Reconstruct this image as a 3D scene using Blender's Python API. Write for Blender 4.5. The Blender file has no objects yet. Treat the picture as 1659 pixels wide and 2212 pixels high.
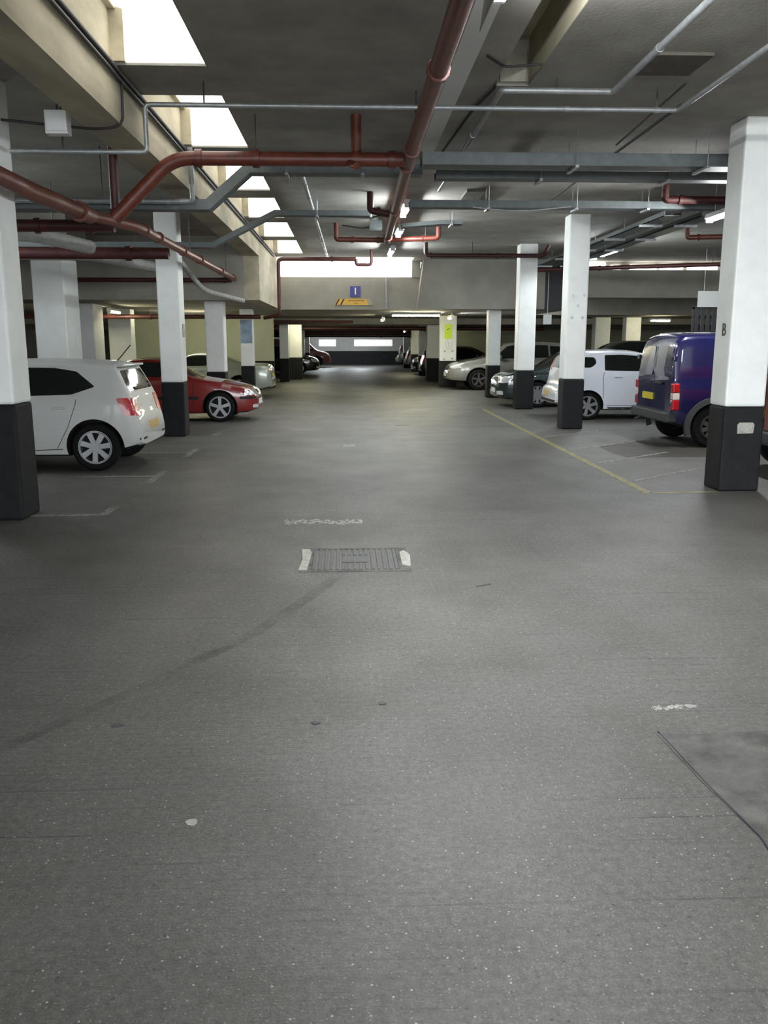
import bpy, bmesh, math, random
import numpy as np
from mathutils import Vector, Matrix
from mathutils.bvhtree import BVHTree

# ------------------------------------------------------------------ camera, world, exposure
SC = bpy.context.scene
COL = SC.collection
R = random.Random(7)
cam_d = bpy.data.cameras.new('camera')
cam_d.sensor_fit = 'VERTICAL'
cam_d.sensor_height = 36.0
cam_d.lens = 36.0 * 1850.0 / 2212.0
cam_d.clip_end = 300
cam_o = bpy.data.objects.new('camera', cam_d)
COL.objects.link(cam_o)
cam_o.location = (0, 0, 1.68)
cam_o.rotation_euler = (math.radians(90 - 11.28), 0, math.radians(-2.3525))
SC.camera = cam_o
w = bpy.data.worlds.new('world'); SC.world = w
w.use_nodes = True
w.node_tree.nodes['Background'].inputs[0].default_value = (0.9, 0.95, 1.0, 1)
w.node_tree.nodes['Background'].inputs[1].default_value = 9.5
SC.view_settings.view_transform = 'Standard'
SC.view_settings.look = 'None'
SC.view_settings.exposure = 0.0
SC.view_settings.gamma = 1.0
SC.view_settings.use_curve_mapping = False
SC.cycles.max_bounces = 6
SC.cycles.diffuse_bounces = 4
SC.cycles.sample_clamp_indirect = 6.0
SC.cycles.use_denoising = True
LAMP = 380.0      # radiance of the fluorescent tubes
SKYL = 2.7        # radiance of the daylit rooflight panes

# ------------------------------------------------------------------ materials
def mat(name, col, rough=0.6, metal=0.0, noise=0.0, scale=6.0, bump=0.0, bscale=40.0, emit=0.0, coat=0.0, stretch=(1,1,1), spec=0.5):
    m = bpy.data.materials.new(name); m.use_nodes = True
    nt = m.node_tree; b = nt.nodes['Principled BSDF']
    b.inputs['Base Color'].default_value = (*col, 1)
    b.inputs['Roughness'].default_value = rough
    b.inputs['Metallic'].default_value = metal
    b.inputs['Coat Weight'].default_value = coat
    b.inputs['Specular IOR Level'].default_value = spec
    tc = nt.nodes.new('ShaderNodeTexCoord')
    mp = nt.nodes.new('ShaderNodeMapping'); mp.inputs['Scale'].default_value = stretch
    nt.links.new(tc.outputs['Object'], mp.inputs['Vector'])
    if noise > 0:
        n = nt.nodes.new('ShaderNodeTexNoise'); n.inputs['Scale'].default_value = scale; n.inputs['Detail'].default_value = 6
        n.inputs['Roughness'].default_value = 0.6
        nt.links.new(mp.outputs[0], n.inputs['Vector'])
        r = nt.nodes.new('ShaderNodeValToRGB')
        r.color_ramp.elements[0].position = 0.3; r.color_ramp.elements[1].position = 0.7
        lo = [max(0, c * (1 - noise)) for c in col]; hi = [min(1, c * (1 + noise * 0.6)) for c in col]
        r.color_ramp.elements[0].color = (*lo, 1); r.color_ramp.elements[1].color = (*hi, 1)
        nt.links.new(n.outputs['Fac'], r.inputs['Fac'])
        nt.links.new(r.outputs['Color'], b.inputs['Base Color'])
    if bump > 0:
        n2 = nt.nodes.new('ShaderNodeTexNoise'); n2.inputs['Scale'].default_value = bscale; n2.inputs['Detail'].default_value = 5
        nt.links.new(mp.outputs[0], n2.inputs['Vector'])
        bp = nt.nodes.new('ShaderNodeBump'); bp.inputs['Strength'].default_value = bump; bp.inputs['Distance'].default_value = 0.01
        nt.links.new(n2.outputs['Fac'], bp.inputs['Height']); nt.links.new(bp.outputs['Normal'], b.inputs['Normal'])
    if emit > 0:
        b.inputs['Emission Color'].default_value = (*col, 1); b.inputs['Emission Strength'].default_value = emit
    return m

def floor_material():
    m = bpy.data.materials.new('brushed_concrete_floor'); m.use_nodes = True
    nt = m.node_tree; b = nt.nodes['Principled BSDF']; N = nt.nodes; L = nt.links
    tc = N.new('ShaderNodeTexCoord')
    def mapping(s):
        mp = N.new('ShaderNodeMapping'); mp.inputs['Scale'].default_value = s; L.new(tc.outputs['Object'], mp.inputs['Vector']); return mp.outputs[0]
    def noise(vec, scale, det=5, ro=0.6):
        n = N.new('ShaderNodeTexNoise'); n.inputs['Scale'].default_value = scale; n.inputs['Detail'].default_value = det; n.inputs['Roughness'].default_value = ro
        L.new(vec, n.inputs['Vector']); return n.outputs['Fac']
    def ramp(f, p0, c0, p1, c1):
        r = N.new('ShaderNodeValToRGB'); e = r.color_ramp.elements
        e[0].position = p0; e[0].color = (*c0, 1); e[1].position = p1; e[1].color = (*c1, 1); L.new(f, r.inputs['Fac']); return r.outputs['Color']
    def mix(mode, f, a, c):
        x = N.new('ShaderNodeMix'); x.data_type = 'RGBA'; x.blend_type = mode
        if isinstance(f, float): x.inputs[0].default_value = f
        else: L.new(f, x.inputs[0])
        L.new(a, x.inputs[6]); L.new(c, x.inputs[7]); return x.outputs[2]
    base = ramp(noise(mapping((1, 1, 1)), 0.55, 6, 0.62), 0.30, (0.072, 0.069, 0.061), 0.70, (0.128, 0.124, 0.113))
    fine = ramp(noise(mapping((1, 1, 1)), 34, 4, 0.7), 0.3, (0.62, 0.62, 0.62), 0.7, (1.3, 1.3, 1.3))
    c = mix('MULTIPLY', 1.0, base, fine)
    brush_f = noise(mapping((0.55, 26, 1)), 1.6, 5, 0.75)
    brush = ramp(brush_f, 0.30, (0.50, 0.50, 0.52), 0.47, (1, 1, 1))
    wear = ramp(noise(mapping((1, 1, 1)), 0.8, 3), 0.40, (0.15, 0.15, 0.15), 0.62, (1, 1, 1))
    c = mix('MULTIPLY', wear, c, brush)
    groove = ramp(noise(mapping((0.22, 30, 1)), 1.25, 3, 0.55), 0.30, (0.38, 0.38, 0.40), 0.37, (1, 1, 1))
    c = mix('MULTIPLY', ramp(noise(mapping((1, 1, 1)), 1.1, 3), 0.42, (0.1, 0.1, 0.1), 0.58, (1, 1, 1)), c, groove)
    stain = ramp(noise(mapping((1, 0.6, 1)), 1.9, 4, 0.55), 0.30, (0.74, 0.72, 0.68), 0.52, (1, 1, 1))
    c = mix('MULTIPLY', 0.7, c, stain)
    grain = ramp(noise(mapping((1, 1, 1)), 130, 2, 0.6), 0.35, (0.74, 0.74, 0.75), 0.65, (1.26, 1.26, 1.25))
    c = mix('MULTIPLY', 0.9, c, grain)
    for scl, lo_, r0, r1, colr in ((19, 0.66, 0.045, 0.075, (0.40, 0.40, 0.39)), (47, 0.60, 0.06, 0.14, (0.24, 0.24, 0.235)), (24, 0.84, 0.07, 0.16, (0.035, 0.035, 0.034))):
        v = N.new('ShaderNodeTexVoronoi'); v.voronoi_dimensions = '2D'; v.inputs['Scale'].default_value = scl; L.new(mapping((1, 1, 1)), v.inputs['Vector'])
        sp = ramp(v.outputs['Distance'], r0, (1, 1, 1), r1, (0, 0, 0))
        sc_ = N.new('ShaderNodeSeparateColor'); L.new(v.outputs['Color'], sc_.inputs[0])
        pick = ramp(sc_.outputs[0], lo_, (0, 0, 0), min(0.99, lo_ + 0.25), (1, 1, 1))
        spk = mix('MULTIPLY', 1.0, sp, pick)
        white = N.new('ShaderNodeRGB'); white.outputs[0].default_value = (*colr, 1)
        c = mix('MIX', spk, c, white.outputs[0])
    L.new(c, b.inputs['Base Color'])
    rr = N.new('ShaderNodeMapRange'); rr.inputs[3].default_value = 0.42; rr.inputs[4].default_value = 0.68
    L.new(noise(mapping((1, 1, 1)), 1.3), rr.inputs[0]); L.new(rr.outputs[0], b.inputs['Roughness'])
    bp = N.new('ShaderNodeBump'); bp.inputs['Strength'].default_value = 0.35; bp.inputs['Distance'].default_value = 0.01
    hs = N.new('ShaderNodeMath'); hs.operation = 'ADD'; L.new(brush_f, hs.inputs[0]); L.new(noise(mapping((1, 1, 1)), 90, 3), hs.inputs[1])
    L.new(hs.outputs[0], bp.inputs['Height']); L.new(bp.outputs['Normal'], b.inputs['Normal'])
    return m

M = {}
M['floor'] = floor_material()
M['ceil'] = mat('dark_soffit_concrete', (0.33, 0.315, 0.275), 0.85, 0, 0.25, 1.6, 0.3, 25)
M['beam'] = mat('board_marked_concrete', (0.46, 0.415, 0.30), 0.85, 0, 0.35, 2.2, 0.3, 18, stretch=(1, 0.35, 1))
M['downstand'] = mat('grey_concrete', (0.33, 0.315, 0.27), 0.85, 0, 0.2, 1.2, 0.2, 20)
M['wall'] = mat('pale_wall_paint', (0.42, 0.44, 0.32), 0.7, 0, 0.12, 0.8)
M['white'] = mat('white_pillar_paint', (0.80, 0.82, 0.79), 0.55, 0, 0.07, 3.0, 0.08, 30)
M['black'] = mat('black_pillar_paint', (0.0085, 0.009, 0.010), 0.7, 0, 0.5, 7.0, 0.12, 30, spec=0.25)
M['red'] = mat('red_pipe_paint', (0.135, 0.030, 0.017), 0.42, 0, 0.35, 9.0)
M['darkred'] = mat('dull_red_pipe_paint', (0.062, 0.014, 0.011), 0.5, 0, 0.4, 8.0)
M['galv'] = mat('galvanised_steel', (0.36, 0.375, 0.38), 0.42, 0.5, 0.2, 14.0)
M['tray'] = mat('tray_steel', (0.12, 0.135, 0.135), 0.5, 0.4, 0.2, 9.0)
M['cable'] = mat('black_cable', (0.022, 0.020, 0.022), 0.6)
M['lag'] = mat('pipe_lagging', (0.42, 0.42, 0.40), 0.75, 0, 0.25, 10.0, 0.5, 20)
M['housing'] = mat('lamp_housing', (0.70, 0.71, 0.69), 0.4)
M['tube'] = mat('lit_tube', (0.90, 0.97, 1.0), 0.3, emit=LAMP)
M['tube_aisle'] = mat('bright_lit_tube', (0.95, 0.98, 1.0), 0.3, emit=LAMP * 1.6)
M['tube_warm'] = mat('lit_tube_warm', (1.0, 0.93, 0.62), 0.3, emit=LAMP * 0.55)
M['pane_far'] = mat('bright_clerestory_glass', (1.0, 0.985, 0.94), 0.2, emit=SKYL * 3)
M['pane_dim'] = mat('dim_window_glass', (1.0, 0.96, 0.92), 0.3, emit=0.62)
M['pane_low'] = mat('dull_rooflight_glass', (1.0, 0.985, 0.94), 0.2, emit=SKYL * 0.55)
M['pane'] = mat('daylit_glass', (1.0, 0.985, 0.94), 0.2, emit=SKYL)
M['yline'] = mat('yellow_line_paint', (0.24, 0.215, 0.095), 0.6, 0, 0.35, 12.0)
M['wline'] = mat('worn_white_line_paint', (0.25, 0.25, 0.225), 0.65, 0, 0.4, 12.0)
def worn(m, lo=0.36, hi=0.60, amin=0.12, scale=14):
    nt = m.node_tree; b = nt.nodes['Principled BSDF']
    tc = nt.nodes.new('ShaderNodeTexCoord'); n = nt.nodes.new('ShaderNodeTexNoise'); n.inputs['Scale'].default_value = scale; n.inputs['Detail'].default_value = 6; n.inputs['Roughness'].default_value = 0.7
    r = nt.nodes.new('ShaderNodeMapRange'); r.inputs[1].default_value = lo; r.inputs[2].default_value = hi; r.inputs[3].default_value = amin; r.inputs[4].default_value = 1.0
    nt.links.new(tc.outputs['Object'], n.inputs['Vector']); nt.links.new(n.outputs['Fac'], r.inputs[0]); nt.links.new(r.outputs[0], b.inputs['Alpha'])
    return m
worn(M['wline'], 0.36, 0.56, 0.45, 16); worn(M['yline'], 0.34, 0.55, 0.72, 9)
M['remnant'] = worn(mat('flaked_white_paint', (0.36, 0.36, 0.335), 0.65, 0, 0.3, 12.0), 0.42, 0.52, 0.0, 22)
M['iron'] = mat('cast_iron', (0.095, 0.095, 0.098), 0.55, 0.3, 0.25, 20)
M['patch'] = mat('patched_concrete', (0.10, 0.098, 0.089), 0.75, 0, 0.6, 7.0, 1.0, 60)
M['dark'] = mat('dark_steel', (0.04, 0.04, 0.045), 0.5)
M['panel'] = mat('brown_board', (0.085, 0.075, 0.06), 0.8, 0, 0.3, 6)
M['signblue'] = mat('blue_sign_plate', (0.055, 0.05, 0.24), 0.45)
M['signwhite'] = mat('white_lettering', (0.85, 0.85, 0.85), 0.5)
M['signorange'] = mat('orange_sign_plate', (0.72, 0.42, 0.06), 0.5)
M['signlime'] = mat('lime_notice', (0.62, 0.80, 0.05), 0.5)
M['lettering'] = mat('black_lettering', (0.02, 0.02, 0.025), 0.5)
M['brownletter'] = mat('brown_lettering', (0.24, 0.12, 0.02), 0.6)
M['pinkletter'] = mat('faded_print', (0.66, 0.60, 0.66), 0.6)
M['sticker'] = mat('white_sticker', (0.36, 0.355, 0.31), 0.6, 0, 0.3, 20)
M['plastic'] = mat('white_plastic', (0.75, 0.76, 0.74), 0.4)
# car materials
M['cwhite'] = mat('white_car_paint', (0.52, 0.53, 0.51), 0.42, 0, coat=0.2)
M['cwhite2'] = mat('cool_white_car_paint', (0.78, 0.81, 0.88), 0.22, 0, coat=1.0)
M['cred'] = mat('red_car_paint', (0.19, 0.008, 0.007), 0.3, 0, coat=1.0)
M['cblue'] = mat('blue_car_paint', (0.006, 0.0068, 0.052), 0.25, 0, coat=1.0)
M['cblack'] = mat('black_car_paint', (0.012, 0.016, 0.018), 0.22, 0, coat=1.0)
M['csilver'] = mat('silver_car_paint', (0.27, 0.265, 0.235), 0.28, 0.4, coat=1.0)
M['cgreen'] = mat('dark_green_car_paint', (0.020, 0.032, 0.034), 0.22, 0.2, coat=1.0)
M['cgreen2'] = mat('pale_green_car_paint', (0.42, 0.46, 0.38), 0.28, 0.3, coat=1.0)
M['glass'] = mat('tinted_car_glass', (0.008, 0.011, 0.010), 0.06, 0, coat=0.6, spec=0.6)
M['rubber'] = mat('tyre_rubber', (0.006, 0.006, 0.0065), 0.8, spec=0.2)
M['under'] = mat('black_underbody', (0.008, 0.008, 0.009), 0.85)
M['trim'] = mat('dark_plastic_trim', (0.012, 0.012, 0.013), 0.6, spec=0.3)
M['greytrim'] = mat('grey_plastic_trim', (0.045, 0.049, 0.05), 0.6, spec=0.3)
M['alloy'] = mat('alloy_rim', (0.40, 0.41, 0.42), 0.35, 0.8)
M['steelrim'] = mat('dull_steel_rim', (0.10, 0.09, 0.085), 0.5, 0.3)
M['tail'] = mat('red_lamp_lens', (0.42, 0.006, 0.012), 0.3, 0, coat=0.4)
M['tailw'] = mat('clear_lamp_lens', (0.72, 0.62, 0.58), 0.15, 0, coat=1.0)
M['head'] = mat('headlamp_lens', (0.72, 0.74, 0.74), 0.1, 0.35, coat=1.0)
M['plate_y'] = mat('yellow_number_plate', (0.62, 0.50, 0.03), 0.4)
M['plate_o'] = mat('amber_number_plate', (0.55, 0.38, 0.13), 0.4)
M['plate_w'] = mat('white_number_plate', (0.75, 0.75, 0.73), 0.4)
M['chrome'] = mat('chrome', (0.72, 0.72, 0.72), 0.12, 1.0)

# ------------------------------------------------------------------ mesh helpers
class MB:
    """collects shapes; build() links them as ONE mesh object"""
    def __init__(s): s.v = []; s.f = []; s.m = []
    def add(s, vs, fs, mi=0):
        o = len(s.v); s.v += [tuple(v) for v in vs]; s.f += [tuple(i + o for i in f) for f in fs]; s.m += [mi] * len(fs); return s
    def box(s, x0, x1, y0, y1, z0, z1, mi=0):
        v = [(x0,y0,z0),(x1,y0,z0),(x1,y1,z0),(x0,y1,z0),(x0,y0,z1),(x1,y0,z1),(x1,y1,z1),(x0,y1,z1)]
        return s.add(v, [(0,3,2,1),(4,5,6,7),(0,1,5,4),(1,2,6,5),(2,3,7,6),(3,0,4,7)], mi)
    def prism(s, pts, axis, a, b, mi=0):
        """closed polygon pts (2-D) extruded along axis from a to b"""
        def P(p, t):
            return {'x': (t, p[0], p[1]), 'y': (p[0], t, p[1]), 'z': (p[0], p[1], t)}[axis]
        n = len(pts)
        v = [P(p, a) for p in pts] + [P(p, b) for p in pts]
        f = [tuple(range(n))[::-1], tuple(range(n, 2 * n))] + [(i, (i + 1) % n, n + (i + 1) % n, n + i) for i in range(n)]
        return s.add(v, f, mi)
    def tube(s, pts, r, n=12, fillet=0.0, mi=0, cap=True):
        P = [Vector(p) for p in pts]
        if fillet > 0 and len(P) > 2:
            Q = [P[0]]
            for i in range(1, len(P) - 1):
                a = (P[i-1] - P[i]); c = (P[i+1] - P[i]); d = min(fillet, a.length * 0.45, c.length * 0.45)
                p0 = P[i] + a.normalized() * d; p2 = P[i] + c.normalized() * d
                for k in range(7):
                    t = k / 6; Q.append(p0 * (1-t)**2 + P[i] * 2*t*(1-t) + p2 * t*t)
            Q.append(P[-1]); P = Q
        vs = []; fs = []; up = None
        for i, p in enumerate(P):
            t = (P[min(i+1, len(P)-1)] - P[max(i-1, 0)]).normalized()
            if up is None:
                up = Vector((0, 0, 1)) if abs(t.z) < 0.9 else Vector((1, 0, 0))
            side = t.cross(up).normalized(); up = side.cross(t).normalized()
            for k in range(n):
                an = 2 * math.pi * k / n
                vs.append(p + side * (math.cos(an) * r) + up * (math.sin(an) * r))
        for i in range(len(P) - 1):
            for k in range(n):
                a = i*n + k; b2 = i*n + (k+1) % n
                fs.append((a, b2, b2 + n, a + n))
        if cap:
            fs.append(tuple(range(n))[::-1]); fs.append(tuple(range((len(P)-1)*n, len(P)*n)))
        return s.add(vs, fs, mi)
    def duct(s, pts, w_, h, mi=0):
        """rectangular duct along a polyline in the xz plane, width w_ along y"""
        P = [Vector(p) for p in pts]; vs = []; fs = []
        for i, p in enumerate(P):
            a = (P[i] - P[i-1]).normalized() if i > 0 else (P[1] - P[0]).normalized()
            c = (P[i+1] - P[i]).normalized() if i < len(P) - 1 else a
            t = (a + c).normalized(); n_ = Vector((-t.z, 0, t.x)); k = 1 / max(0.5, t.dot(a))
            for dy, dz in ((-w_/2, -h/2), (w_/2, -h/2), (w_/2, h/2), (-w_/2, h/2)):
                vs.append(p + Vector((0, dy, 0)) + n_ * (dz * k))
        for i in range(len(P) - 1):
            for k in range(4):
                a = i*4 + k; b2 = i*4 + (k+1) % 4
                fs.append((a, b2, b2 + 4, a + 4))
        fs.append((3, 2, 1, 0)); e = (len(P)-1)*4; fs.append((e, e+1, e+2, e+3))
        return s.add(vs, fs, mi)
    def build(s, name, m, parent=None, smooth=False, bevel=0.0, seg=2):
        me = bpy.data.meshes.new(name)
        me.from_pydata(s.v, [], s.f)
        for q in (m if isinstance(m, (list, tuple)) else [m]): me.materials.append(q)
        for p, mi in zip(me.polygons, s.m): p.material_index = mi
        bm = bmesh.new(); bm.from_mesh(me)
        bmesh.ops.recalc_face_normals(bm, faces=bm.faces)
        if bevel > 0:
            bmesh.ops.bevel(bm, geom=[e for e in bm.edges if len(e.link_faces) == 2 and e.calc_face_angle(0) > 0.6], offset=bevel, segments=seg, profile=0.5, affect='EDGES')
        bm.to_mesh(me); bm.free()
        if smooth:
            for p in me.polygons: p.use_smooth = True
            me.set_sharp_from_angle(angle=math.radians(38))
        o = bpy.data.objects.new(name, me); COL.objects.link(o)
        if parent is not None: o.parent = parent
        return o

def tag(o, label, cat, group=None, kind='thing'):
    o['label'] = label; o['category'] = cat; o['kind'] = kind
    if group: o['group'] = group
    return o
def thing(name, label, cat, loc=(0, 0, 0), rz=0.0, group=None):
    o = bpy.data.objects.new(name, None); COL.objects.link(o); o.empty_display_size = 0.2
    o.location = loc; o.rotation_euler = (0, 0, rz)
    return tag(o, label, cat, group)
def structure(o, label=None):
    o['kind'] = 'structure'
    if label: o['label'] = label
    return o
def copy_tree(o, parent=None):
    c = o.copy(); COL.objects.link(c)
    if parent is not None: c.parent = parent
    for ch in list(o.children): copy_tree(ch, c)
    return c
def text_mesh(name, body, size, m, parent, depth=0.004):
    cu = bpy.data.curves.new(name, 'FONT'); cu.body = body; cu.size = size; cu.extrude = depth / 2
    cu.align_x = 'CENTER'; cu.align_y = 'CENTER'; cu.offset = size * 0.02
    t = bpy.data.objects.new(name, cu); COL.objects.link(t)
    bpy.context.view_layer.update()
    me = bpy.data.meshes.new_from_object(t.evaluated_get(bpy.context.evaluated_depsgraph_get()))
    bpy.data.objects.remove(t); bpy.data.curves.remove(cu)
    me.materials.clear(); me.materials.append(m)
    o = bpy.data.objects.new(name, me); COL.objects.link(o); o.parent = parent
    return o

# ------------------------------------------------------------------ the shell of the car park
CZ = 4.0          # soffit of the high slab
LZ = 2.6          # soffit of the low slab beyond
structure(MB().box(-17, 24, -9, 64, -0.3, 0.0).build('floor', M['floor']), 'brushed grey concrete car park floor')
mb = MB()
mb.box(-1.2, 1.36, -9, 25.05, CZ, CZ + 0.3); mb.box(1.69, 24, -9, 25.05, CZ, CZ + 0.3); mb.box(1.9, 24, 25.05, 26.6, CZ, CZ + 0.3)
mb.box(1.36, 1.69, -9, 2.0, CZ, CZ + 0.3); mb.box(1.36, 1.69, 8.5, 25.05, CZ, CZ + 0.3)
sl = MB().box(1.30, 1.75, 1.9, 8.6, CZ + 0.42, CZ + 0.5)
sl.box(1.30, 1.36, 1.9, 8.6, CZ + 0.3, CZ + 0.45).box(1.685, 1.75, 1.9, 8.6, CZ + 0.003, CZ + 0.45).box(1.3, 1.75, 8.5, 8.6, CZ + 0.3, CZ + 0.45).box(1.3, 1.75, 1.9, 2.0, CZ + 0.3, CZ + 0.45)
structure(sl.build('ceiling_slot', M['beam']), 'slot recessed into the soffit beside the lamps')  # pale concrete puts the lamp's light into the slot's inner faces
mb.box(-17, -2.35, -9, 20.6, CZ, CZ + 0.3)
BARS = [(-9, 5.4), (8.03, 8.94), (11.2, 11.75), (14.25, 14.96), (17.3, 17.95), (20.38, 21.02), (24.2, 25.05)]
for a, c in BARS: mb.box(-2.0, -1.2, a, c, CZ, CZ + 0.3)
structure(mb.build('ceiling', M['ceil']), 'dark grey concrete soffit with rooflight slots')
structure(MB().box(-17, 6.6, 26.45, 64, LZ, LZ + 0.3).box(6.6, 24, 31, 64, LZ, LZ + 0.3).box(6.6, 24, 26.3, 31, 3.4, 3.5).box(6.6, 24, 30.9, 31, LZ, 3.5).box(-17, -2.35, 20.55, 26.45, LZ, LZ + 0.3).build('ceiling_low', M['downstand']), 'low concrete soffit of the far parking hall')
# long downstand beam under the rooflights: its side face carries on up as the kerb of the rooflights
mb = MB().box(-2.35, -2.0, -9, 20.2, 3.57, 4.46).box(-2.35, -2.0, 20.2, 26.4, LZ, 4.46)
structure(mb.build('trim_1', M['beam']), 'pale board-marked concrete beam along the rooflights')
structure(MB().box(-17, -2.35, 20.2, 20.55, LZ, CZ).build('trim_2', M['downstand']), 'grey concrete downstand above the parked cars')
# recessed downstand at the end of the high hall with a clerestory window over it
structure(MB().box(-2.0, 2.15, 26.15, 26.5, LZ, 3.53).build('trim_3', M['downstand']), 'concrete downstand over the aisle carrying the blue sign')
mb = MB().box(1.9, 2.15, 26.1, 26.45, 3.53, CZ)
mb.prism([(2.02, LZ), (5.75, LZ), (5.75, CZ), (2.2, CZ)], 'y', 25.55, 26.4)
mb.box(6.6, 24, 25.9, 26.4, 2.95, 3.74)
structure(mb.build('trim_4', M['downstand']), 'concrete downstand over the parking bays')
structure(MB().box(5.75, 6.6, 26.2, 26.4, LZ, CZ).build('trim_5', M['dark']), 'dark infill standing in for the shaded gap between two downstands')  # solid dark box painted in place of the shade in the recess
w1 = structure(MB().box(-2.0, 1.9, 26.28, 26.40, 3.53, 3.56).box(-2.0, 1.9, 26.28, 26.40, CZ - 0.03, CZ).box(-0.06, -0.02, 26.28, 26.40, 3.56, CZ - 0.03).build('window_1', M['housing']), 'overexposed clerestory window over the aisle')
MB().box(-2.0, 1.9, 26.33, 26.35, 3.56, CZ - 0.03).build('pane', M['pane_far'], w1)
MB().box(-2.0, 1.9, 25.05, 26.5, CZ + 0.06, CZ + 0.09).build('pane', M['pane_low'], w1)
w2 = structure(MB().box(6.6, 24, 26.2, 26.3, 3.74, 3.77).build('window_2', M['housing']), 'strip window over the far bays')
for i, (a, q, z) in enumerate(((6.75, .95, .19), (7.85, .3, .12), (8.45, .8, .14), (9.35, .7, .15), (10.2, .9, .10), (11.5, .25, .16), (12.2, .7, .10), (13.3, 1.3, .18), (15.2, 1.6, .15), (17.5, 1.4, .15), (19.6, 1.5, .15))):
    MB().box(a, a + q, 26.23, 26.26, 3.78, 3.78 + z).build('pane', M['pane_far'], w2)
structure(MB().box(6.6, 24, 26.27, 26.4, 3.74, CZ).build('trim_6', M['ceil']))
# rooflights: sloping glass between kerb and slab edge
n_sky = 0
for i in range(len(BARS) - 1):
    y0, y1 = BARS[i][1], BARS[i + 1][0]
    mb = MB()
    mb.box(-2.0, -1.88, y1 - 0.05, y1, CZ + 0.02, 4.44)              # jamb at the far end
    mb.box(-1.24, -1.2, y0, y1, CZ + 0.28, CZ + 0.34)
    mb.box(-2.0, -1.94, y0, y1, 4.42, 4.46)
    fr = structure(mb.build('window_%d' % (3 + n_sky), M['beam']), 'sloping rooflight beside the concrete beam')
    n_sky += 1
    pm = MB().prism([(-1.94, 4.44), (-1.2, 4.30), (-1.2, 4.325), (-1.94, 4.465)], 'y', y0, y1)
    pm.build('pane', M['pane'], fr)
    em = MB().prism([(-1.88, CZ + 0.02), (-1.2, CZ + 0.02), (-1.2, 4.30), (-1.88, 4.43)], 'y', y1 - 0.02, y1 - 0.005)
    em.build('end_pane', M['pane'], fr)
# outer walls
structure(MB().box(-17, 24, 63.2, 63.5, 0.98, LZ).build('wall_far', mat('grey_wall_paint', (0.38, 0.38, 0.36), 0.7, 0, 0.15, 0.7)), 'white painted end wall of the far hall')
structure(MB().box(-17, 24, 63.1, 63.5, 0, 0.98).build('baseboard_far', M['black']), 'black painted lower band of the end wall')
for k, (xa, xb) in enumerate(((-2.1, -0.9), (0.45, 3.2))):
    wf = structure(MB().box(xa - .03, xb + .03, 63.16, 63.2, 1.30, 1.82).build('window_%d' % (20 + k), M['housing']), 'pale window band high on the end wall')
    MB().box(xa, xb, 63.14, 63.16, 1.34, 1.78).build('pane', M['pane_dim'], wf)
structure(MB().box(-17.3, -17, -9, 64, 0, 4.3).build('wall_left', M['downstand']))
structure(MB().box(24, 24.3, -9, 64, 0, 4.3).build('wall_right', M['downstand']))
structure(MB().box(-17, -8, -9.3, -9, 0, 4.3).box(14.0, 24, -9.3, -9, 0, 4.3).box(-8, 14.0, -9.3, -9, 3.5, 4.3).build('wall_back', M['downstand']), 'rear wall with an added opening that lets daylight on to the pillars')  # invented opening, lets sky light reach the pillar fronts
structure(MB().box(-17, 24, -22, -9.0, -0.3, -0.01).build('floor_added_outside', M['floor']), 'floor added outside the opening in the rear wall')  # added ground beyond the invented opening
structure(MB().box(-8.2, -2.72, 32.0, 32.25, 0.97, LZ).build('wall_side', M['wall']), 'pale green painted wall behind the pillars')
structure(MB().box(-8.2, -2.72, 31.98, 32.25, 0, 0.97).build('baseboard_side', M['black']), 'black painted lower band of the pale green wall')
structure(MB().box(5.2, 24, 47, 47.25, 0.97, LZ).build('wall_side_right', M['wall']), 'pale painted wall far behind the parked cars')
structure(MB().box(5.2, 24, 46.98, 47.25, 0, 0.97).build('baseboard_side_right', M['black']))
for k, (y, z) in enumerate(((36, 2.36), (45, 2.28), (54, 2.2))):
    structure(MB().box(-17, 24, y, y + 0.7, z, LZ).build('trim_%d' % (7 + k), M['ceil']), 'low concrete cross beam of the far hall')

# ------------------------------------------------------------------ floor markings
def slab_poly(name, pts, z, m, label, cat, group=None, z0=-0.002):
    return tag(MB().prism(pts, 'z', z0, z).build(name, m), label, cat, group)
def strip(p, q, w_):
    p, q = Vector(p), Vector(q); d = (q - p).normalized(); n_ = Vector((-d.y, d.x)) * w_ / 2
    return [tuple(p - n_), tuple(q - n_), tuple(q + n_), tuple(p + n_)]
slab_poly('yellow_line', [(3.32, 9.33), (3.42, 9.43), (3.42, 21.5), (3.32, 21.5)], 0.003, M['yline'], 'long yellow painted line along the aisle edge past the blue van', 'floor marking', 'yellow floor lines')
slab_poly('yellow_line', [(3.43, 9.345), (4.17, 9.40), (4.17, 9.46), (3.43, 9.425)], 0.003, M['yline'], 'short yellow painted line from the aisle corner to the stickered pillar', 'floor marking', 'yellow floor lines')
for y, ln, lb in ((10.2, 1.75, 'white diagonal hatch line next to the stickered pillar'), (11.75, 1.9, 'white diagonal hatch line pointing under the rear bumper of the blue van'), (13.25, 2.2, 'white diagonal hatch line crossing the damp patch behind the blue van'), (15.1, 1.8, 'faint white diagonal hatch line between blue van and bolt-marked pillar')):
    a = math.radians(39.5)
    slab_poly('hatch_line', strip((3.45, y), (3.45 + ln * math.cos(a), y + ln * math.sin(a)), 0.055), 0.003, M['wline'], lb, 'floor marking', 'white hatch lines by the van')
tm = [(8.38, -3.15, 'worn white bay corner mark beside the black base of the big pillar'), (10.85, -3.45, 'worn white bay corner mark in front of the white hatchback wheel'), (13.2, -3.2, 'worn white bay corner mark behind the white hatchback bumper'), (15.85, -2.75, 'small worn white bay mark beside the pillar between the white and red cars'), (20.3, -2.8, 'small worn white bay mark past the nose of the red coupe')]
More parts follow.
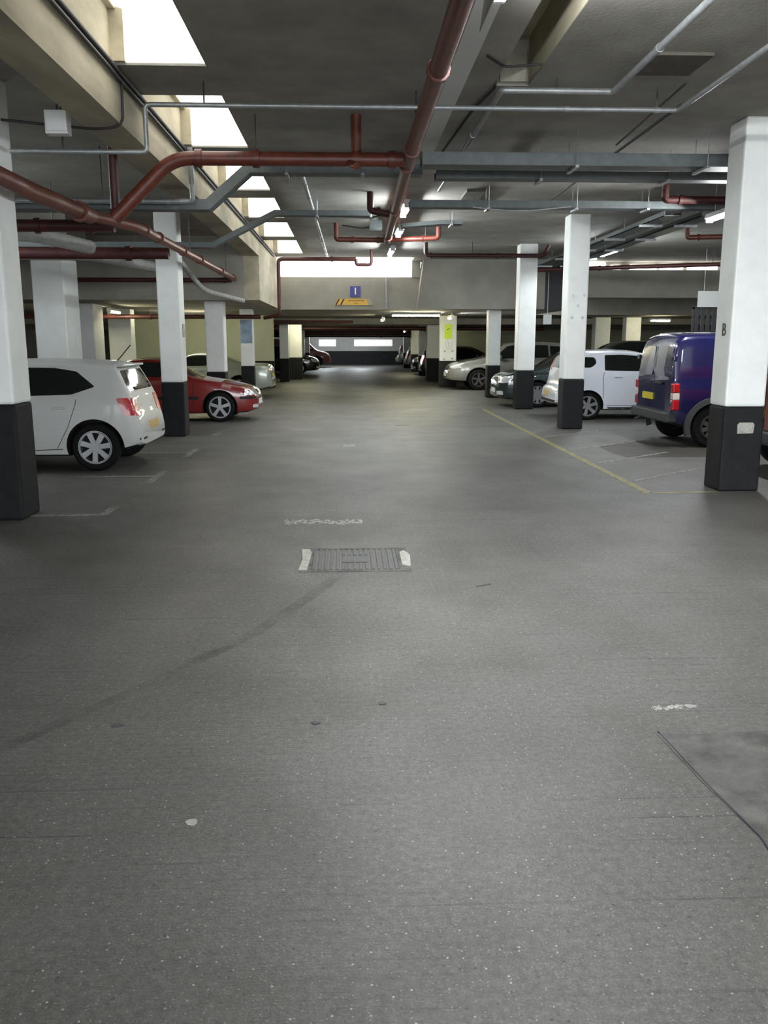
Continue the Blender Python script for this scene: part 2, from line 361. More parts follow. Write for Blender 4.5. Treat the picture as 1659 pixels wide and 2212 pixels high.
for y, xe, lb in tm:
    pts = [(-2.47, y - 0.5 if y > 9 else y - 0.05), (-2.38, y - 0.5 if y > 9 else y + 0.0), (-2.38, y + 0.42), (-2.47, y + 0.42), (-2.47, y + 0.035), (xe, y + 0.035), (xe, y - 0.03), (-2.47, y - 0.03)]
    if y > 15: pts = [(-2.47, y - 0.25), (-2.38, y - 0.25), (-2.38, y + 0.25), (-2.47, y + 0.25)]
    slab_poly('bay_mark', pts, 0.003, M['wline'], lb, 'floor marking', 'bay corner marks')
def ragged(x0, x1, y0, y1, n=14, j=0.3):
    top = [(x0 + (x1-x0)*i/n, y1 - R.random()*j*(y1-y0)) for i in range(n+1)]
    bot = [(x1 - (x1-x0)*i/n, y0 + R.random()*j*(y1-y0)) for i in range(n+1)]
    return bot[::-1] + top[::-1]
for a, lb in (((-0.62, 0.12, 7.80, 8.10), 'ragged remnant of white paint beyond the drain cover'), ((-0.09, 0.10, 13.7, 14.3), 'small square remnant of white paint further along the aisle'), ((1.38, 1.62, 3.66, 3.72), 'pale scuffed streak by the patched concrete'), ((-2.3, -0.95, 38.2, 39.4), 'pale painted rectangle on the floor before the yellowish pillar'), ((-1.0, 0.9, 43.6, 44.0), 'worn white arrow remnant in the far hall')):
    slab_poly('paint_remnant', ragged(*a, n=26, j=0.45), 0.002, M['remnant'], lb, 'floor marking')
mt = bpy.data.materials.new('tyre_scuff'); mt.use_nodes = True
nt = mt.node_tree; bb = nt.nodes['Principled BSDF']; bb.inputs['Base Color'].default_value = (0.045, 0.045, 0.042, 1); bb.inputs['Roughness'].default_value = 0.7
tcx = nt.nodes.new('ShaderNodeTexCoord'); nx = nt.nodes.new('ShaderNodeTexNoise'); nx.inputs['Scale'].default_value = 5; nx.inputs['Detail'].default_value = 5
mr = nt.nodes.new('ShaderNodeMapRange'); mr.inputs[1].default_value = 0.35; mr.inputs[2].default_value = 0.75; mr.inputs[3].default_value = 0.0; mr.inputs[4].default_value = 0.26
nt.links.new(tcx.outputs['Object'], nx.inputs['Vector']); nt.links.new(nx.outputs['Fac'], mr.inputs[0]); nt.links.new(mr.outputs[0], bb.inputs['Alpha'])
M['scuff'] = mt
def path_strip(pts, w_):
    P = [Vector(p) for p in pts]; l = []; r = []
    for i, p in enumerate(P):
        d = (P[min(i+1, len(P)-1)] - P[max(i-1, 0)]).normalized(); n_ = Vector((-d.y, d.x)) * w_ / 2
        l.append(tuple(p + n_)); r.append(tuple(p - n_))
    return r + l[::-1]
slab_poly('tyre_mark', path_strip([(-0.05, 6.14), (-0.3, 5.45), (-0.56, 4.82), (-0.85, 4.35)], 0.085), 0.0015, M['scuff'], 'dark curving tyre scuff running back from the drain cover', 'tyre mark')
slab_poly('tyre_mark', path_strip([(-0.6, 4.72), (-1.0, 4.08), (-1.45, 3.42), (-1.9, 2.9)], 0.07), 0.0015, M['scuff'], 'faint tyre scuff curving across the floor ahead of the camera', 'tyre mark')
M['oil'] = mat('oily_concrete', (0.036, 0.032, 0.024), 0.6, 0, 0.5, 3.0)
slab_poly('oil_patch', [(4.06, 13.7), (4.02, 13.0), (4.10, 12.3), (4.7, 12.38), (5.19, 12.36), (5.9, 12.5), (6.4, 13.4), (5.74, 13.74), (4.87, 14.5), (4.5, 14.2)], 0.0012, M['oil'], 'dark damp patch on the floor behind the blue van', 'stain')
# patched concrete
mp = MB().prism([(1.33, 3.42), (1.5, 3.41), (3.2, 3.5), (3.2, 1.2), (1.42, 1.25), (1.39, 2.0), (1.41, 2.6), (1.36, 3.0)], 'z', -0.01, 0.003)
tag(mp.build('floor_patch', M['patch'], bevel=0.001), 'rough repaired concrete patch with a cracked edge', 'floor patch')
mb = MB().tube([(1.345, 3.44, 0.0), (1.36, 3.2, 0.001), (1.375, 2.95, 0.0), (1.41, 2.62, 0.001), (1.375, 2.3, 0.0), (1.40, 1.9, 0.0), (1.41, 1.3, 0.0)], 0.006, 6)
tag(mb.build('crack', M['dark'], smooth=True), 'dark crack along the edge of the repaired concrete patch', 'crack')
# drain cover
dc = thing('drain_cover', 'rectangular cast iron drain cover set in the aisle floor', 'drain cover', (0.04, 6.52, 0))
mb = MB().box(-0.42, 0.42, -0.36, -0.32, -0.02, 0.006).box(-0.42, 0.42, 0.32, 0.36, -0.02, 0.006).box(-0.42, -0.33, -0.32, 0.32, -0.02, 0.007).box(0.33, 0.42, -0.32, 0.32, -0.02, 0.006)
mb.build('frame', M['patch'], dc, bevel=0.002)
MB().prism([(-0.425, -0.33), (-0.36, -0.32), (-0.345, 0.2), (-0.37, 0.33), (-0.43, 0.32), (-0.41, 0.0)], 'z', 0.0, 0.0095).build('cement_border', M['sticker'], dc)
MB().prism([(0.36, -0.2), (0.42, -0.25), (0.44, 0.1), (0.40, 0.26), (0.36, 0.2)], 'z', 0.0, 0.0095).build('cement_border', M['sticker'], dc)
mb = MB().box(-0.33, 0.33, -0.32, 0.32, -0.03, -0.006)
for i in range(15):
    x = -0.315 + i * 0.045
    for a, c in (((-0.31, 0.31),) if i not in (5, 6, 7, 8, 9) else ((-0.31, -0.12), (0.12, 0.31))):
        mb.box(x - 0.013, x + 0.013, a, c, -0.006, 0.008)
mb.box(-0.1, 0.1, -0.1, 0.1, -0.006, 0.007)
mb.build('cover', M['iron'], dc, bevel=0.003)
for (x, y, rx, ry, lb) in ((1.07, 17.4, 0.14, 0.05, 'thin dark strip of debris lying in the aisle'), (0.15, 3.79, 0.022, 0.016, 'small dark spot of gum near the floor centre'), (-0.16, 3.59, 0.022, 0.014, 'small dark spot of gum beside the floor crease'), (-1.04, 3.6, 0.03, 0.018, 'small dark spot of gum by the tyre scuff'), (-0.57, 2.8, 0.022, 0.02, 'small pale spot of gum on the floor')):
    pts = [(x + rx * math.cos(a * math.pi / 6) * (0.8 + 0.4 * R.random()), y + ry * math.sin(a * math.pi / 6) * (0.8 + 0.4 * R.random())) for a in range(12)]
    slab_poly('floor_debris' if y > 10 else 'gum_spot', pts, 0.004, M['sticker'] if 'pale' in lb else M['dark'], lb, 'debris')
tag(MB().tube([(0.88, 5.72, 0.003), (0.93, 5.75, 0.004), (0.99, 5.78, 0.003)], 0.003, 6).build('twig', M['panel']), 'thin dark twig on the floor beyond the drain cover', 'twig')

# ------------------------------------------------------------------ pillars
def pillar(x0, x1, y0, depth, top, label, group='pillars', base=0.96, bev=0.025):
    cx = (x0 + x1) / 2; cy = y0 + depth / 2; hw = (x1 - x0) / 2; hd = depth / 2
    t = thing('concrete_pillar', label, 'pillar', (cx, cy, 0), 0, group)
    MB().box(-hw, hw, -hd, hd, base, top).build('shaft', M['white'], t, bevel=bev)
    MB().box(-hw - 0.003, hw + 0.003, -hd - 0.003, hd + 0.003, 0, base).build('painted_base', M['black'], t, bevel=bev)
    return t
GR = 'square pillars along the parking bays'
r1 = pillar(4.20, 4.66, 9.45, 0.42, CZ, 'square white pillar with a letter B and a sticker on its black base', GR)
r2 = pillar(4.14, 4.54, 16.5, 0.42, CZ, 'square white pillar with five bolt plates, in front of the cool white hatchback', GR)
pillar(4.19, 4.63, 21.45, 0.42, CZ, 'square white pillar at the nose of the dark green car', GR)
pillar(4.19, 4.57, 26.0, 0.42, LZ, 'square white pillar crossing the front wheel of the silver off-roader', GR)
r5 = pillar(3.39, 3.99, 32.0, 0.5, LZ, 'wide white pillar carrying a lime green notice', GR)
pillar(-3.62, -3.11, 8.15, 0.45, CZ, 'huge white pillar cutting across the white hatchback, black below', GR, 1.10)
pillar(-3.32, -2.93, 15.5, 0.42, CZ, 'white pillar with black base between white hatchback and red coupe', GR)
pillar(-3.36, -2.92, 20.75, 0.42, LZ, 'white pillar whose black base sits behind the red bonnet', GR)
l4 = pillar(-3.15, -2.78, 25.7, 0.4, LZ, 'pillar with a faded blue notice in front of the pale green coupe', GR)
pillar(-2.88, -2.5, 36.7, 0.4, LZ, 'narrow shaded pillar before the yellow-lit pillar', GR)
pillar(-2.62, -2.05, 38.8, 0.5, LZ, 'pillar glowing pale yellow from a hidden lamp', GR)
for y, s in ((43.4, 0), (49.2, 0), (55.3, 0)):
    pillar(-3.0, -2.45, y, 0.5, LZ, {43.4: 'pillar behind the small dark saloon in the far hall', 49.2: 'pillar just short of the red van in the far hall', 55.3: 'last pillar before the end wall, beside the red van'}[y], GR)
for y in (37, 43, 48.3, 55):
    pillar(3.35 if y < 40 else 3.5, 3.95, y, 0.5, LZ, {37: 'grey-lit pillar next behind the pillar with the lime notice', 43: 'second pillar behind the one with the lime notice', 48.3: 'yellow-lit pillar deep in the far hall opposite the red van', 55: 'last pillar before the end wall, beside a small silver car'}[y], GR)
for y, lb in ((17.0, 'broad bluish white pier rising behind the white hatchback roof'), (22.0, 'broad white pier beyond the aerial of the white hatchback'), (25.7, 'yellowish pier above the roof of the red coupe')):
    pillar(-5.98 if y < 20 else -6.95, -5.38 if y < 20 else -6.3, y, 0.9 if y < 23 else 0.5, 3.25 if y < 20 else LZ, lb, 'broad piers behind the left cars')
for x, lb in ((9.7, 'square pillar standing far behind the cool white hatchback'), (10.92, 'square pillar far behind the blue van roof')):
    pillar(x, x + 0.6, 34, 0.5, LZ, lb, GR)
structure(MB().box(-17, -5.2, 16.8, 18.0, 3.25, CZ).build('trim_10', M['downstand']), 'dark concrete cross beam resting on the broad pier')
# marks on pillars
def on_front(name, label, cat, x, y, z): return thing(name, label, cat, (x, y, z))
st = tag(MB().prism([(4.36, 0.66), (4.54, 0.665), (4.55, 0.76), (4.53, 0.785), (4.38, 0.785), (4.355, 0.76)], 'y', 9.438, 9.447).build('sticker', M['sticker']), 'worn white sticker on the black base of the lettered pillar', 'sticker')
lt = thing('letter_sign', 'painted black letter B on the side of the stickered pillar', 'letter', (4.197, 9.62, 1.80), 0)
b_ = text_mesh('letter', 'B', 0.19, M['lettering'], lt, 0.004); b_.rotation_euler = (math.pi / 2, 0, -math.pi / 2)
for x, z, lb in ((4.26, 2.52, 'round grey bolt plate, upper row, nearer the aisle'), (4.47, 2.53, 'round grey bolt plate, upper row, away from the aisle'), (4.36, 2.34, 'round grey bolt plate at the centre of the five'), (4.25, 2.12, 'round grey bolt plate, lower row, nearer the aisle'), (4.45, 2.12, 'round grey bolt plate, lower row, away from the aisle')):
    t = thing('bolt_plate', lb + ' on the white pillar', 'bolt plate', (x, 16.503, z), 0, 'bolt plates on the pillar')
    MB().tube([(0, 0, 0), (0, -0.012, 0)], 0.028, 14).build('washer', M['galv'], t, smooth=True)
    MB().tube([(0, -0.012, 0), (0, -0.03, 0)], 0.012, 6).build('bolt', M['galv'], t)
nt_ = thing('notice', 'lime green notice on the wide white pillar', 'notice', (3.68, 31.995, 2.025))
MB().box(-0.14, 0.14, -0.012, 0, -0.26, 0.26).build('sheet', M['signlime'], nt_)
MB().prism([(-0.06, 0.05), (0.05, 0.11), (0.055, 0.13), (-0.05, 0.08)], 'y', -0.016, -0.012).build('mark', M['lettering'], nt_)
em = thing('emblem', 'faded round emblem printed under the lime green notice', 'emblem', (3.70, 31.995, 1.56))
ring = [(0.14 * math.cos(a * math.pi / 16), 0.16 * math.sin(a * math.pi / 16)) for a in range(32)]
mb = MB()
for i in range(32):
    if 3 < i < 8: continue
    a, c = ring[i], ring[(i + 1) % 32]
    mb.prism([a, c, (c[0] * 0.87, c[1] * 0.87), (a[0] * 0.87, a[1] * 0.87)], 'y', -0.006, 0.0)
mb.build('ring', M['pinkletter'], em)
MB().prism([(-0.02, 0.08), (0.03, 0.05), (0.01, -0.02), (0.05, -0.08), (0.0, -0.08), (-0.03, 0.0)], 'y', -0.006, 0.0).build('mark', M['pinkletter'], em)
for x, z, lb in ((3.50, 1.32, 'small grey patch under the emblem, nearer the aisle'), (3.79, 1.33, 'small grey patch under the emblem, away from the aisle'), (3.48, 1.03, 'small grey patch just over the black band, nearer the aisle'), (3.78, 1.05, 'small grey patch just over the black band, away from the aisle')):
    tag(MB().box(x + 0.02, x + 0.09, 31.986, 32.01, z - 0.03, z + 0.03).build('bolt_plate', M['galv']), lb, 'bolt plate', 'patches on the wide pillar')
tag(MB().box(-3.14, -2.80, 25.685, 25.698, 1.62, 2.28).build('notice', mat('faded_blue_notice', (0.30, 0.38, 0.48), 0.6, 0, 0.3, 5)), 'faded blue notice on the pillar before the pale green coupe', 'notice')
tag(MB().box(-2.928, -2.92, 15.62, 15.80, 1.75, 1.98).build('plaque', M['sticker']), 'small upright plaque on the side of the pillar by the red coupe', 'plaque')

# ------------------------------------------------------------------ signs on the downstand
sg = thing('level_sign', 'blue square sign with a white number 1 over the aisle', 'sign', (0.225, 26.14, 3.12))
MB().box(-0.155, 0.155, -0.02, 0, -0.155, 0.155).build('plate', M['signblue'], sg, bevel=0.004)
d_ = text_mesh('digit', '1', 0.27, M['signwhite'], sg, 0.006); d_.rotation_euler = (math.pi / 2, 0, 0); d_.location = (0, -0.022, 0)
hz = thing('hazard_sign', 'orange hazard sign with slanting dark stripes under the blue sign', 'sign', (0.2, 26.14, 2.82))
MB().prism([(-0.60, -0.09), (0.42, -0.09), (0.34, 0.09), (-0.50, 0.09)], 'y', -0.015, 0).build('plate', M['signorange'], hz)
for x in (-0.50, -0.36):
    MB().prism([(x - 0.08, -0.085), (x - 0.03, -0.085), (x + 0.07, 0.085), (x + 0.02, 0.085)], 'y', -0.02, -0.015).build('stripe', M['lettering'], hz)
mb = MB()
for i in range(9): mb.box(-0.19 + i * 0.055, -0.15 + i * 0.055, -0.018, -0.015, 0.025, 0.055)
mb.build('faint_lettering', M['brownletter'], hz); mb = MB()
for i in range(3): mb.box(-0.02 + i * 0.04, 0.01 + i * 0.04, -0.018, -0.015, -0.05, -0.03)
mb.build('faint_lettering', M['brownletter'], hz)
MB().prism([(0.42, -0.09), (0.54, -0.09), (0.46, 0.09), (0.34, 0.09)], 'y', -0.012, 0).build('faded_end', mat('faded_sign_end', (0.42, 0.37, 0.26), 0.7), hz)

# ------------------------------------------------------------------ lamps
def lamp(x, y, z, along, label, length=1.5, warm=False, group='fluorescent lamps', drop=None, twin=False, bright=False):
    t = thing('fluorescent_lamp', label, 'lamp', (x, y, z), 0 if along == 'y' else math.pi / 2, group)
    h = length / 2
    MB().prism([(-0.07, 0.0), (0.07, 0.0), (0.045, 0.07), (-0.045, 0.07)], 'y', -h, h).build('housing', M['housing'], t)
    for dx in ((-0.036, 0.036) if twin else (0,)):
        MB().tube([(dx, -h + 0.03, -0.028), (dx, h - 0.03, -0.028)], 0.024, 10).build('tube', M['tube_warm'] if warm else M['tube_aisle'] if (twin or bright) else M['tube'], t, smooth=True)
    if twin:
        for sx in (-1,): MB().prism([(sx * 0.07, 0.0), (sx * 0.078, 0.0), (sx * 0.108, -0.23), (sx * 0.10, -0.23)], 'y', -h, h).build('reflector', M['housing'], t)  # side wing added to keep lamp light off the left floor
    for s in (-1, 1): MB().box(-0.05, 0.05, min(s * h, s * (h - 0.04)), max(s * h, s * (h - 0.04)), -0.055, 0.0).build('end_cap', M['housing'], t)
    top = drop if drop is not None else CZ - z
    if top > 0.08:
        for s in (-1, 1): MB().tube([(0, s * h * 0.7, 0.06), (0, s * h * 0.7, top)], 0.006, 6).build('hanger', M['galv'], t)
    return t
GL = 'fluorescent lamps over the aisle'
for y, lb in ((-7.2, 'fluorescent lamp far behind the viewer over the aisle'), (-3.2, 'fluorescent lamp overhead by the viewer'), (5.25, 'fluorescent lamp glowing at the top edge beside the red main pipe')):
    lamp(0.97, y, 3.86, 'y', lb, group=GL, twin=True, drop=0.07)
lamp(0.97, 15.0, 3.84, 'y', 'fluorescent lamp tucked behind the long cable tray', 1.2, group=GL)
lamp(1.0, 17.1, 3.74, 'y', 'fluorescent lamp hanging above the bright pink pipe loop', 1.0, group=GL)
lamp(1.08, 21.9, 3.84, 'y', 'fluorescent lamp just before the clerestory window', 1.5, group=GL)
GB = 'fluorescent lamps over the right-hand bays'
for y, lb in ((-2.5, 'fluorescent lamp over the bays behind the viewer'), (5.2, 'fluorescent lamp over the bays short of the stickered pillar'), (12.7, 'glaring fluorescent lamp above the blue van beside the stickered pillar'), (20.2, 'fluorescent lamp over the bay of the cool white hatchback')):
    lamp({12.7: 5.5, 5.2: 7.3}.get(y, 6.05), y - (0.8 if y == 5.2 else 0), 3.70 if y != 12.7 else 3.5, 'y', lb, group=GB, bright=(y == 12.7))
lamp(10.5, 17.0, 3.7, 'y', 'fluorescent lamp above the far bays beyond the blue van', group=GB)
GF = 'lamps of the far hall'
lamp(1.25, 31.5, 2.44, 'y', 'oval-looking lamp hanging under the low soffit over the aisle', 0.9, True, GF, drop=0.16)
lamp(3.43, 29.2, 2.46, 'y', 'lamp hanging before the head of the notice pillar', 0.9, False, GF, drop=0.14)
lamp(2.2, 28.4, 2.52, 'x', 'long lamp lying across the aisle under the low soffit', 1.6, True, GF, drop=0.08)
lamp(3.0, 46.0, 2.2, 'y', 'round-looking lamp deep in the far hall over the parked cars', 1.2, True, GF, drop=0.4)
lamp(0.8, 58.0, 2.15, 'x', 'lamp in front of the end wall of the far hall', 1.5, False, GF, drop=0.4)
lamp(-1.6, 58.5, 2.15, 'x', 'lamp near the end wall above the red van', 1.4, False, GF, drop=0.4)
lamp(-1.9, 37.5, 2.45, 'x', 'lamp in front of the pillar glowing pale yellow', 0.9, True, GF, drop=0.15)
lamp(-6.2, 23.6, 2.46, 'y', 'lamp above the red coupe roof between the broad piers', 1.0, True, GF, drop=0.14)
lamp(-5.2, 28.5, 2.48, 'x', 'strip lamp seen past the pillar beside the red coupe', 1.4, True, GF, drop=0.12)
lamp(11.6, 32.2, 2.45, 'x', 'unseen lamp added to light the square pillars beyond the dark cars', 0.8, True, GF, drop=0.15)  # added lamp, not seen, brightens the pillar fronts
# lamp over the left bays (outside the picture)
lamp(-6.9, 12.3, 3.75, 'y', 'fluorescent lamp over the left bays beside the white hatchback')

# ------------------------------------------------------------------ pipes, conduits and trays
def ring_on(mb, p, d, r, l=0.06):
    p = Vector(p); d = Vector(d).normalized() * l / 2
    mb.tube([p - d, p + d], r, 12)
def pipe(name, label, cat, pts, r, m, fillet=0.12, couplings=(), hangers=(), group=None, clips=M['dark'], extra=()):
    o = bpy.data.objects.new(name, None); COL.objects.link(o); tag(o, label, cat, group)
    o.location = Vector(pts[0])
    org = Vector(pts[0]); L_ = [Vector(p) - org for p in pts]
    MB().tube(L_, r, 14, fillet).build('pipe_run', m, o, smooth=True)
    for p, d in couplings:
        mb = MB(); ring_on(mb, Vector(p) - org, d, r * 1.28, max(0.05, r)); mb.build('coupling', m, o, smooth=True)
    for p, zt in hangers:
        q = Vector(p) - org
        MB().tube([q + Vector((0, 0, r)), q + Vector((0, 0, zt - p[2]))], 0.008, 6).build('hanger', clips, o)
    for pp, rr in extra:
        MB().tube([Vector(p) - org for p in pp], rr, 12, 0.08).build('branch', m, o, smooth=True)
    return o
GP = 'red sprinkler pipes'
X, Y = (1, 0, 0), (0, 1, 0)
pipe('sprinkler_pipe', 'long red main pipe running down the aisle beside the lamps', 'pipe', [(0.66, -6, 3.58), (0.66, 9.6, 3.58), (0.80, 18.0, 3.66)], 0.068, M['red'], 0.5, [((0.66, 6.6, 3.58), Y), ((0.66, 9.2, 3.58), Y), ((0.66, 10.0, 3.58), Y), ((0.73, 13.6, 3.617), Y), ((0.785, 17.2, 3.65), Y)], [((0.66, 5, 3.58), 4), ((0.66, 8.7, 3.58), 4), ((0.70, 12, 3.6), 4), ((0.76, 15.6, 3.63), 4)], GP)
pipe('sprinkler_pipe', 'red pipe crossing under the rooflights and dropping to the left cluster', 'pipe', [(0.60, 9.6, 3.56), (-1.82, 9.6, 3.56), (-2.46, 9.6, 2.95)], 0.072, M['red'], 0.2, [((-1.55, 9.6, 3.56), X), ((-0.95, 9.6, 3.56), X), ((0.1, 9.6, 3.56), X), ((0.48, 9.6, 3.56), X)], [((-0.95, 9.6, 3.56), 4.0)], GP, extra=[([(0.1, 9.6, 3.58), (0.1, 9.6, 4.0)], 0.055), ([(0.0, 9.6, 3.53), (0.1, 9.45, 3.47)], 0.04)])
pipe('sprinkler_pipe', 'fat rust red pipe passing before the head of the huge pillar', 'pipe', [(-2.96, 4.0, 3.05), (-2.94, 8.6, 3.05), (-2.82, 10.0, 3.03)], 0.085, M['red'], 0.2, [((-2.85, 9.7, 3.035), Y)], [((-2.95, 6, 3.05), 4)], GP)
pipe('sprinkler_pipe', 'red pipe with shiny couplings running away under the pale beam', 'pipe', [(-2.84, 9.9, 3.03), (-2.56, 11.1, 3.05), (-2.53, 19.95, 3.05)], 0.062, M['red'], 0.3, [((-2.556, 11.4, 3.05), Y), ((-2.55, 12.2, 3.05), Y), ((-2.545, 13.9, 3.05), Y), ((-2.54, 15.4, 3.05), Y), ((-2.53, 17.8, 3.05), Y), ((-2.53, 19.6, 3.05), Y)], [((-2.54, 14.5, 3.05), 4), ((-2.53, 18.6, 3.05), 4)], GP)
pipe('sprinkler_pipe', 'vertical red riser above the left pipe cluster', 'pipe', [(-2.48, 9.75, 3.0), (-2.48, 9.75, 4.0)], 0.05, M['darkred'], 0, group=GP)
pipe('sprinkler_pipe', 'dark red cross pipe behind the left cluster', 'pipe', [(-6.5, 10.6, 3.0), (-2.72, 10.6, 3.0)], 0.07, M['darkred'], 0, [((-3.6, 10.6, 3.0), X), ((-3.0, 10.6, 3.0), X)], [((-4.5, 10.6, 3.0), 4)], GP)
pipe('sprinkler_pipe', 'dark red cross pipe above the head of the pillar by the red coupe', 'pipe', [(-6.5, 13.6, 2.98), (-2.7, 13.6, 2.98)], 0.085, M['darkred'], 0, [((-3.3, 13.6, 2.98), X)], [((-4.4, 13.6, 2.98), 4)], GP)
pipe('sprinkler_pipe', 'dark red cross pipe against the left downstand', 'pipe', [(-6.0, 19.95, 3.02), (-2.6, 19.95, 3.02)], 0.05, M['darkred'], 0, [((-2.75, 19.95, 3.02), X)], [((-4, 19.95, 3.02), 4)], GP)
pipe('sprinkler_pipe', 'red pipe loop below the ceiling left of the main pipe end', 'pipe', [(-0.22, 17.95, 4.0), (-0.22, 17.95, 3.68), (0.80, 18.0, 3.68)], 0.05, M['red'], 0.06, [((0.1, 17.96, 3.68), X), ((0.62, 17.99, 3.68), X)], group=GP)
pipe('sprinkler_pipe', 'pink-lit pipe loop beside the hanging lamp', 'pipe', [(0.86, 17.9, 3.68), (1.80, 17.6, 3.68), (1.80, 17.6, 4.0)], 0.05, M['red'], 0.06, [((1.5, 17.7, 3.68), X)], [((1.55, 17.68, 3.68), 4.0)], GP)
pipe('sprinkler_pipe', 'short red drop pipe joining the main pipe halfway', 'pipe', [(0.37, 14.3, 4.0), (0.37, 14.3, 3.72), (0.74, 14.3, 3.66)], 0.055, M['darkred'], 0.05, [((0.5, 14.3, 3.70), X)], group=GP)
pipe('sprinkler_pipe', 'dark red pipe turning down beside the clerestory window', 'pipe', [(0.22, 23.0, 3.76), (-1.78, 23.0, 3.76), (-1.78, 23.0, 2.35), (-2.2, 23.2, 2.28)], 0.05, M['darkred'], 0.12, [((-0.4, 23.0, 3.76), X)], [((-0.3, 23, 3.76), 4.0)], GP, extra=[([(0.22, 23.0, 3.76), (0.22, 23.0, 3.62), (0.62, 23.0, 3.62), (0.62, 23.0, 4.0)], 0.04)])
pipe('sprinkler_pipe', 'dark red pipe crossing before the grey downstand towards the right pillars', 'pipe', [(1.88, 21.3, 4.0), (1.88, 21.3, 3.70), (4.74, 21.3, 3.70), (4.86, 21.3, 3.95)], 0.05, M['darkred'], 0.1, [((2.0, 21.3, 3.70), X), ((3.6, 21.3, 3.70), X)], [((3.0, 21.3, 3.7), 4)], GP)
pipe('sprinkler_pipe', 'red drop pipe above the small white hatchback bay', 'pipe', [(4.72, 13.2, 4.0), (4.72, 13.2, 3.74), (8.5, 13.2, 3.74)], 0.055, M['darkred'], 0.05, [((4.95, 13.2, 3.74), X)], group=GP)
pipe('sprinkler_pipe', 'pink-lit pipe below the glaring lamp over the van', 'pipe', [(6.75, 17.5, 3.98), (6.75, 17.5, 3.70), (10, 16.6, 3.70)], 0.05, M['red'], 0.05, [((6.95, 17.45, 3.70), X)], [((7.6, 17.27, 3.7), 4)], GP)
pipe('sprinkler_pipe', 'dark red pipe slanting before the strip window', 'pipe', [(5.0, 23.6, 3.55), (16, 19.5, 3.62)], 0.055, M['darkred'], 0, [((6.6, 23.0, 3.56), (1, -.36, 0)), ((9.6, 21.9, 3.58), (1, -.36, 0))], [((6.2, 23.15, 3.56), 4), ((9.2, 22.03, 3.58), 4)], GP)
pipe('sprinkler_pipe', 'dark red cross pipe under the low soffit of the far hall', 'pipe', [(-9.0, 33.5, 2.40), (0.2, 33.5, 2.40)], 0.055, M['darkred'], 0, [((-2.2, 33.5, 2.4), X)], [((-1, 33.5, 2.4), LZ)], GP)
pipe('sprinkler_pipe', 'brown red pipe between the broad piers and the red coupe', 'pipe', [(-9.0, 24.3, 2.34), (-2.4, 24.3, 2.34)], 0.06, M['darkred'], 0, [((-5.4, 24.3, 2.34), X)], [((-5.4, 24.3, 2.34), LZ)], GP)
for y, z, lb in ((40, 2.25, 'pipe under the second cross beam'), (50.3, 2.12, 'pipe before the third cross beam'), (52.5, 2.0, 'lowest pipe before the end wall')):
    pipe('sprinkler_pipe', 'dark cross ' + lb + ' in the far hall', 'pipe', [(-8, y, z), (9, y, z)], 0.09, M['darkred'], 0, [((2.0, y, z), X)], [((0.6, y, z), LZ)], GP)
tag(MB().duct([(-9, 51.2, 2.12), (9, 51.2, 2.12)], 0.7, 0.3).box(-3, -2.97, 51.1, 51.3, 2.2, LZ).box(4, 4.03, 51.1, 51.3, 2.2, LZ).build('ventilation_duct', M['dark']), 'dark flat duct across the far hall before the end wall', 'duct')
GC = 'galvanised conduits on the soffit'
pipe('conduit', 'thin galvanised conduit crossing the soffit and dropping at the pale beam', 'conduit', [(-3.08, 8.48, 3.39), (-1.84, 8.48, 3.39), (-1.84, 8.48, 3.80), (3.10, 8.48, 3.80), (3.10, -2, 3.80)], 0.022, M['galv'], 0.05, [((0.4, 8.48, 3.8), X), ((2.05, 8.48, 3.8), X), ((2.9, 8.48, 3.8), X)], [((-1.3, 8.48, 3.8), 4), ((2.9, 8.48, 3.8), 4), ((-2.6, 8.48, 3.39), 4)], GC)
pipe('conduit', 'galvanised conduit with two bends left of the cross conduit corner', 'conduit', [(2.42, -2, 3.90), (2.42, 8.27, 3.90), (1.40, 8.27, 3.90), (1.38, 13.5, 3.90)], 0.028, M['galv'], 0.05, [((2.42, 7.1, 3.9), Y), ((1.39, 10, 3.9), Y)], [((2.42, 5, 3.9), 4), ((1.9, 8.27, 3.9), 4)], GC)
pipe('conduit', 'shiny conduit dropping down the pale beam behind the red elbow', 'conduit', [(-4.5, 11.2, 3.37), (-1.90, 11.2, 3.37), (-1.88, 11.0, 3.95)], 0.032, M['galv'], 0.05, [((-2.2, 11.2, 3.37), X)], [((-3, 11.2, 3.37), 4)], GC)
pipe('conduit', 'ribbed silver conduit running along the soffit beside the rooflights', 'conduit', [(-0.62, 11.6, 3.93), (-0.54, 24.5, 3.93)], 0.028, M['galv'], 0, [((-0.62 + 0.0062 * (y - 11.6), y, 3.93), Y) for y in (12, 13.2, 14.4, 15.6, 16.8, 18, 19.2, 20.4, 21.6, 22.8)], group=GC)
pipe('conduit', 'white vertical conduit on the downstand right of the hazard sign', 'conduit', [(1.14, 26.11, 2.62), (1.14, 26.11, 3.53)], 0.03, M['lag'], 0, group=GC)
pipe('conduit', 'short galvanised conduit behind the silver cross conduit', 'conduit', [(-0.85, 11.6, 3.93), (-0.83, 13.0, 3.93)], 0.02, M['galv'], 0, group=GC)
GK = 'black cables'
pipe('cable', 'black double cable along the top of the pale beam', 'cable', [(-1.965, -6, 3.97), (-1.965, 24, 3.97)], 0.022, M['cable'], 0, group=GK, extra=[([(-1.97, -6, 3.915), (-1.97, 24, 3.915)], 0.018)])
pipe('cable', 'black cable looping from the beam to the white junction box', 'cable', [(-1.97, 8.2, 3.92), (-1.975, 8.2, 3.55), (-2.2, 8.2, 3.52), (-2.7, 8.4, 3.6), (-2.9, 8.4, 3.62), (-3.12, 8.4, 3.64)], 0.012, M['cable'], 0.1, group=GK)
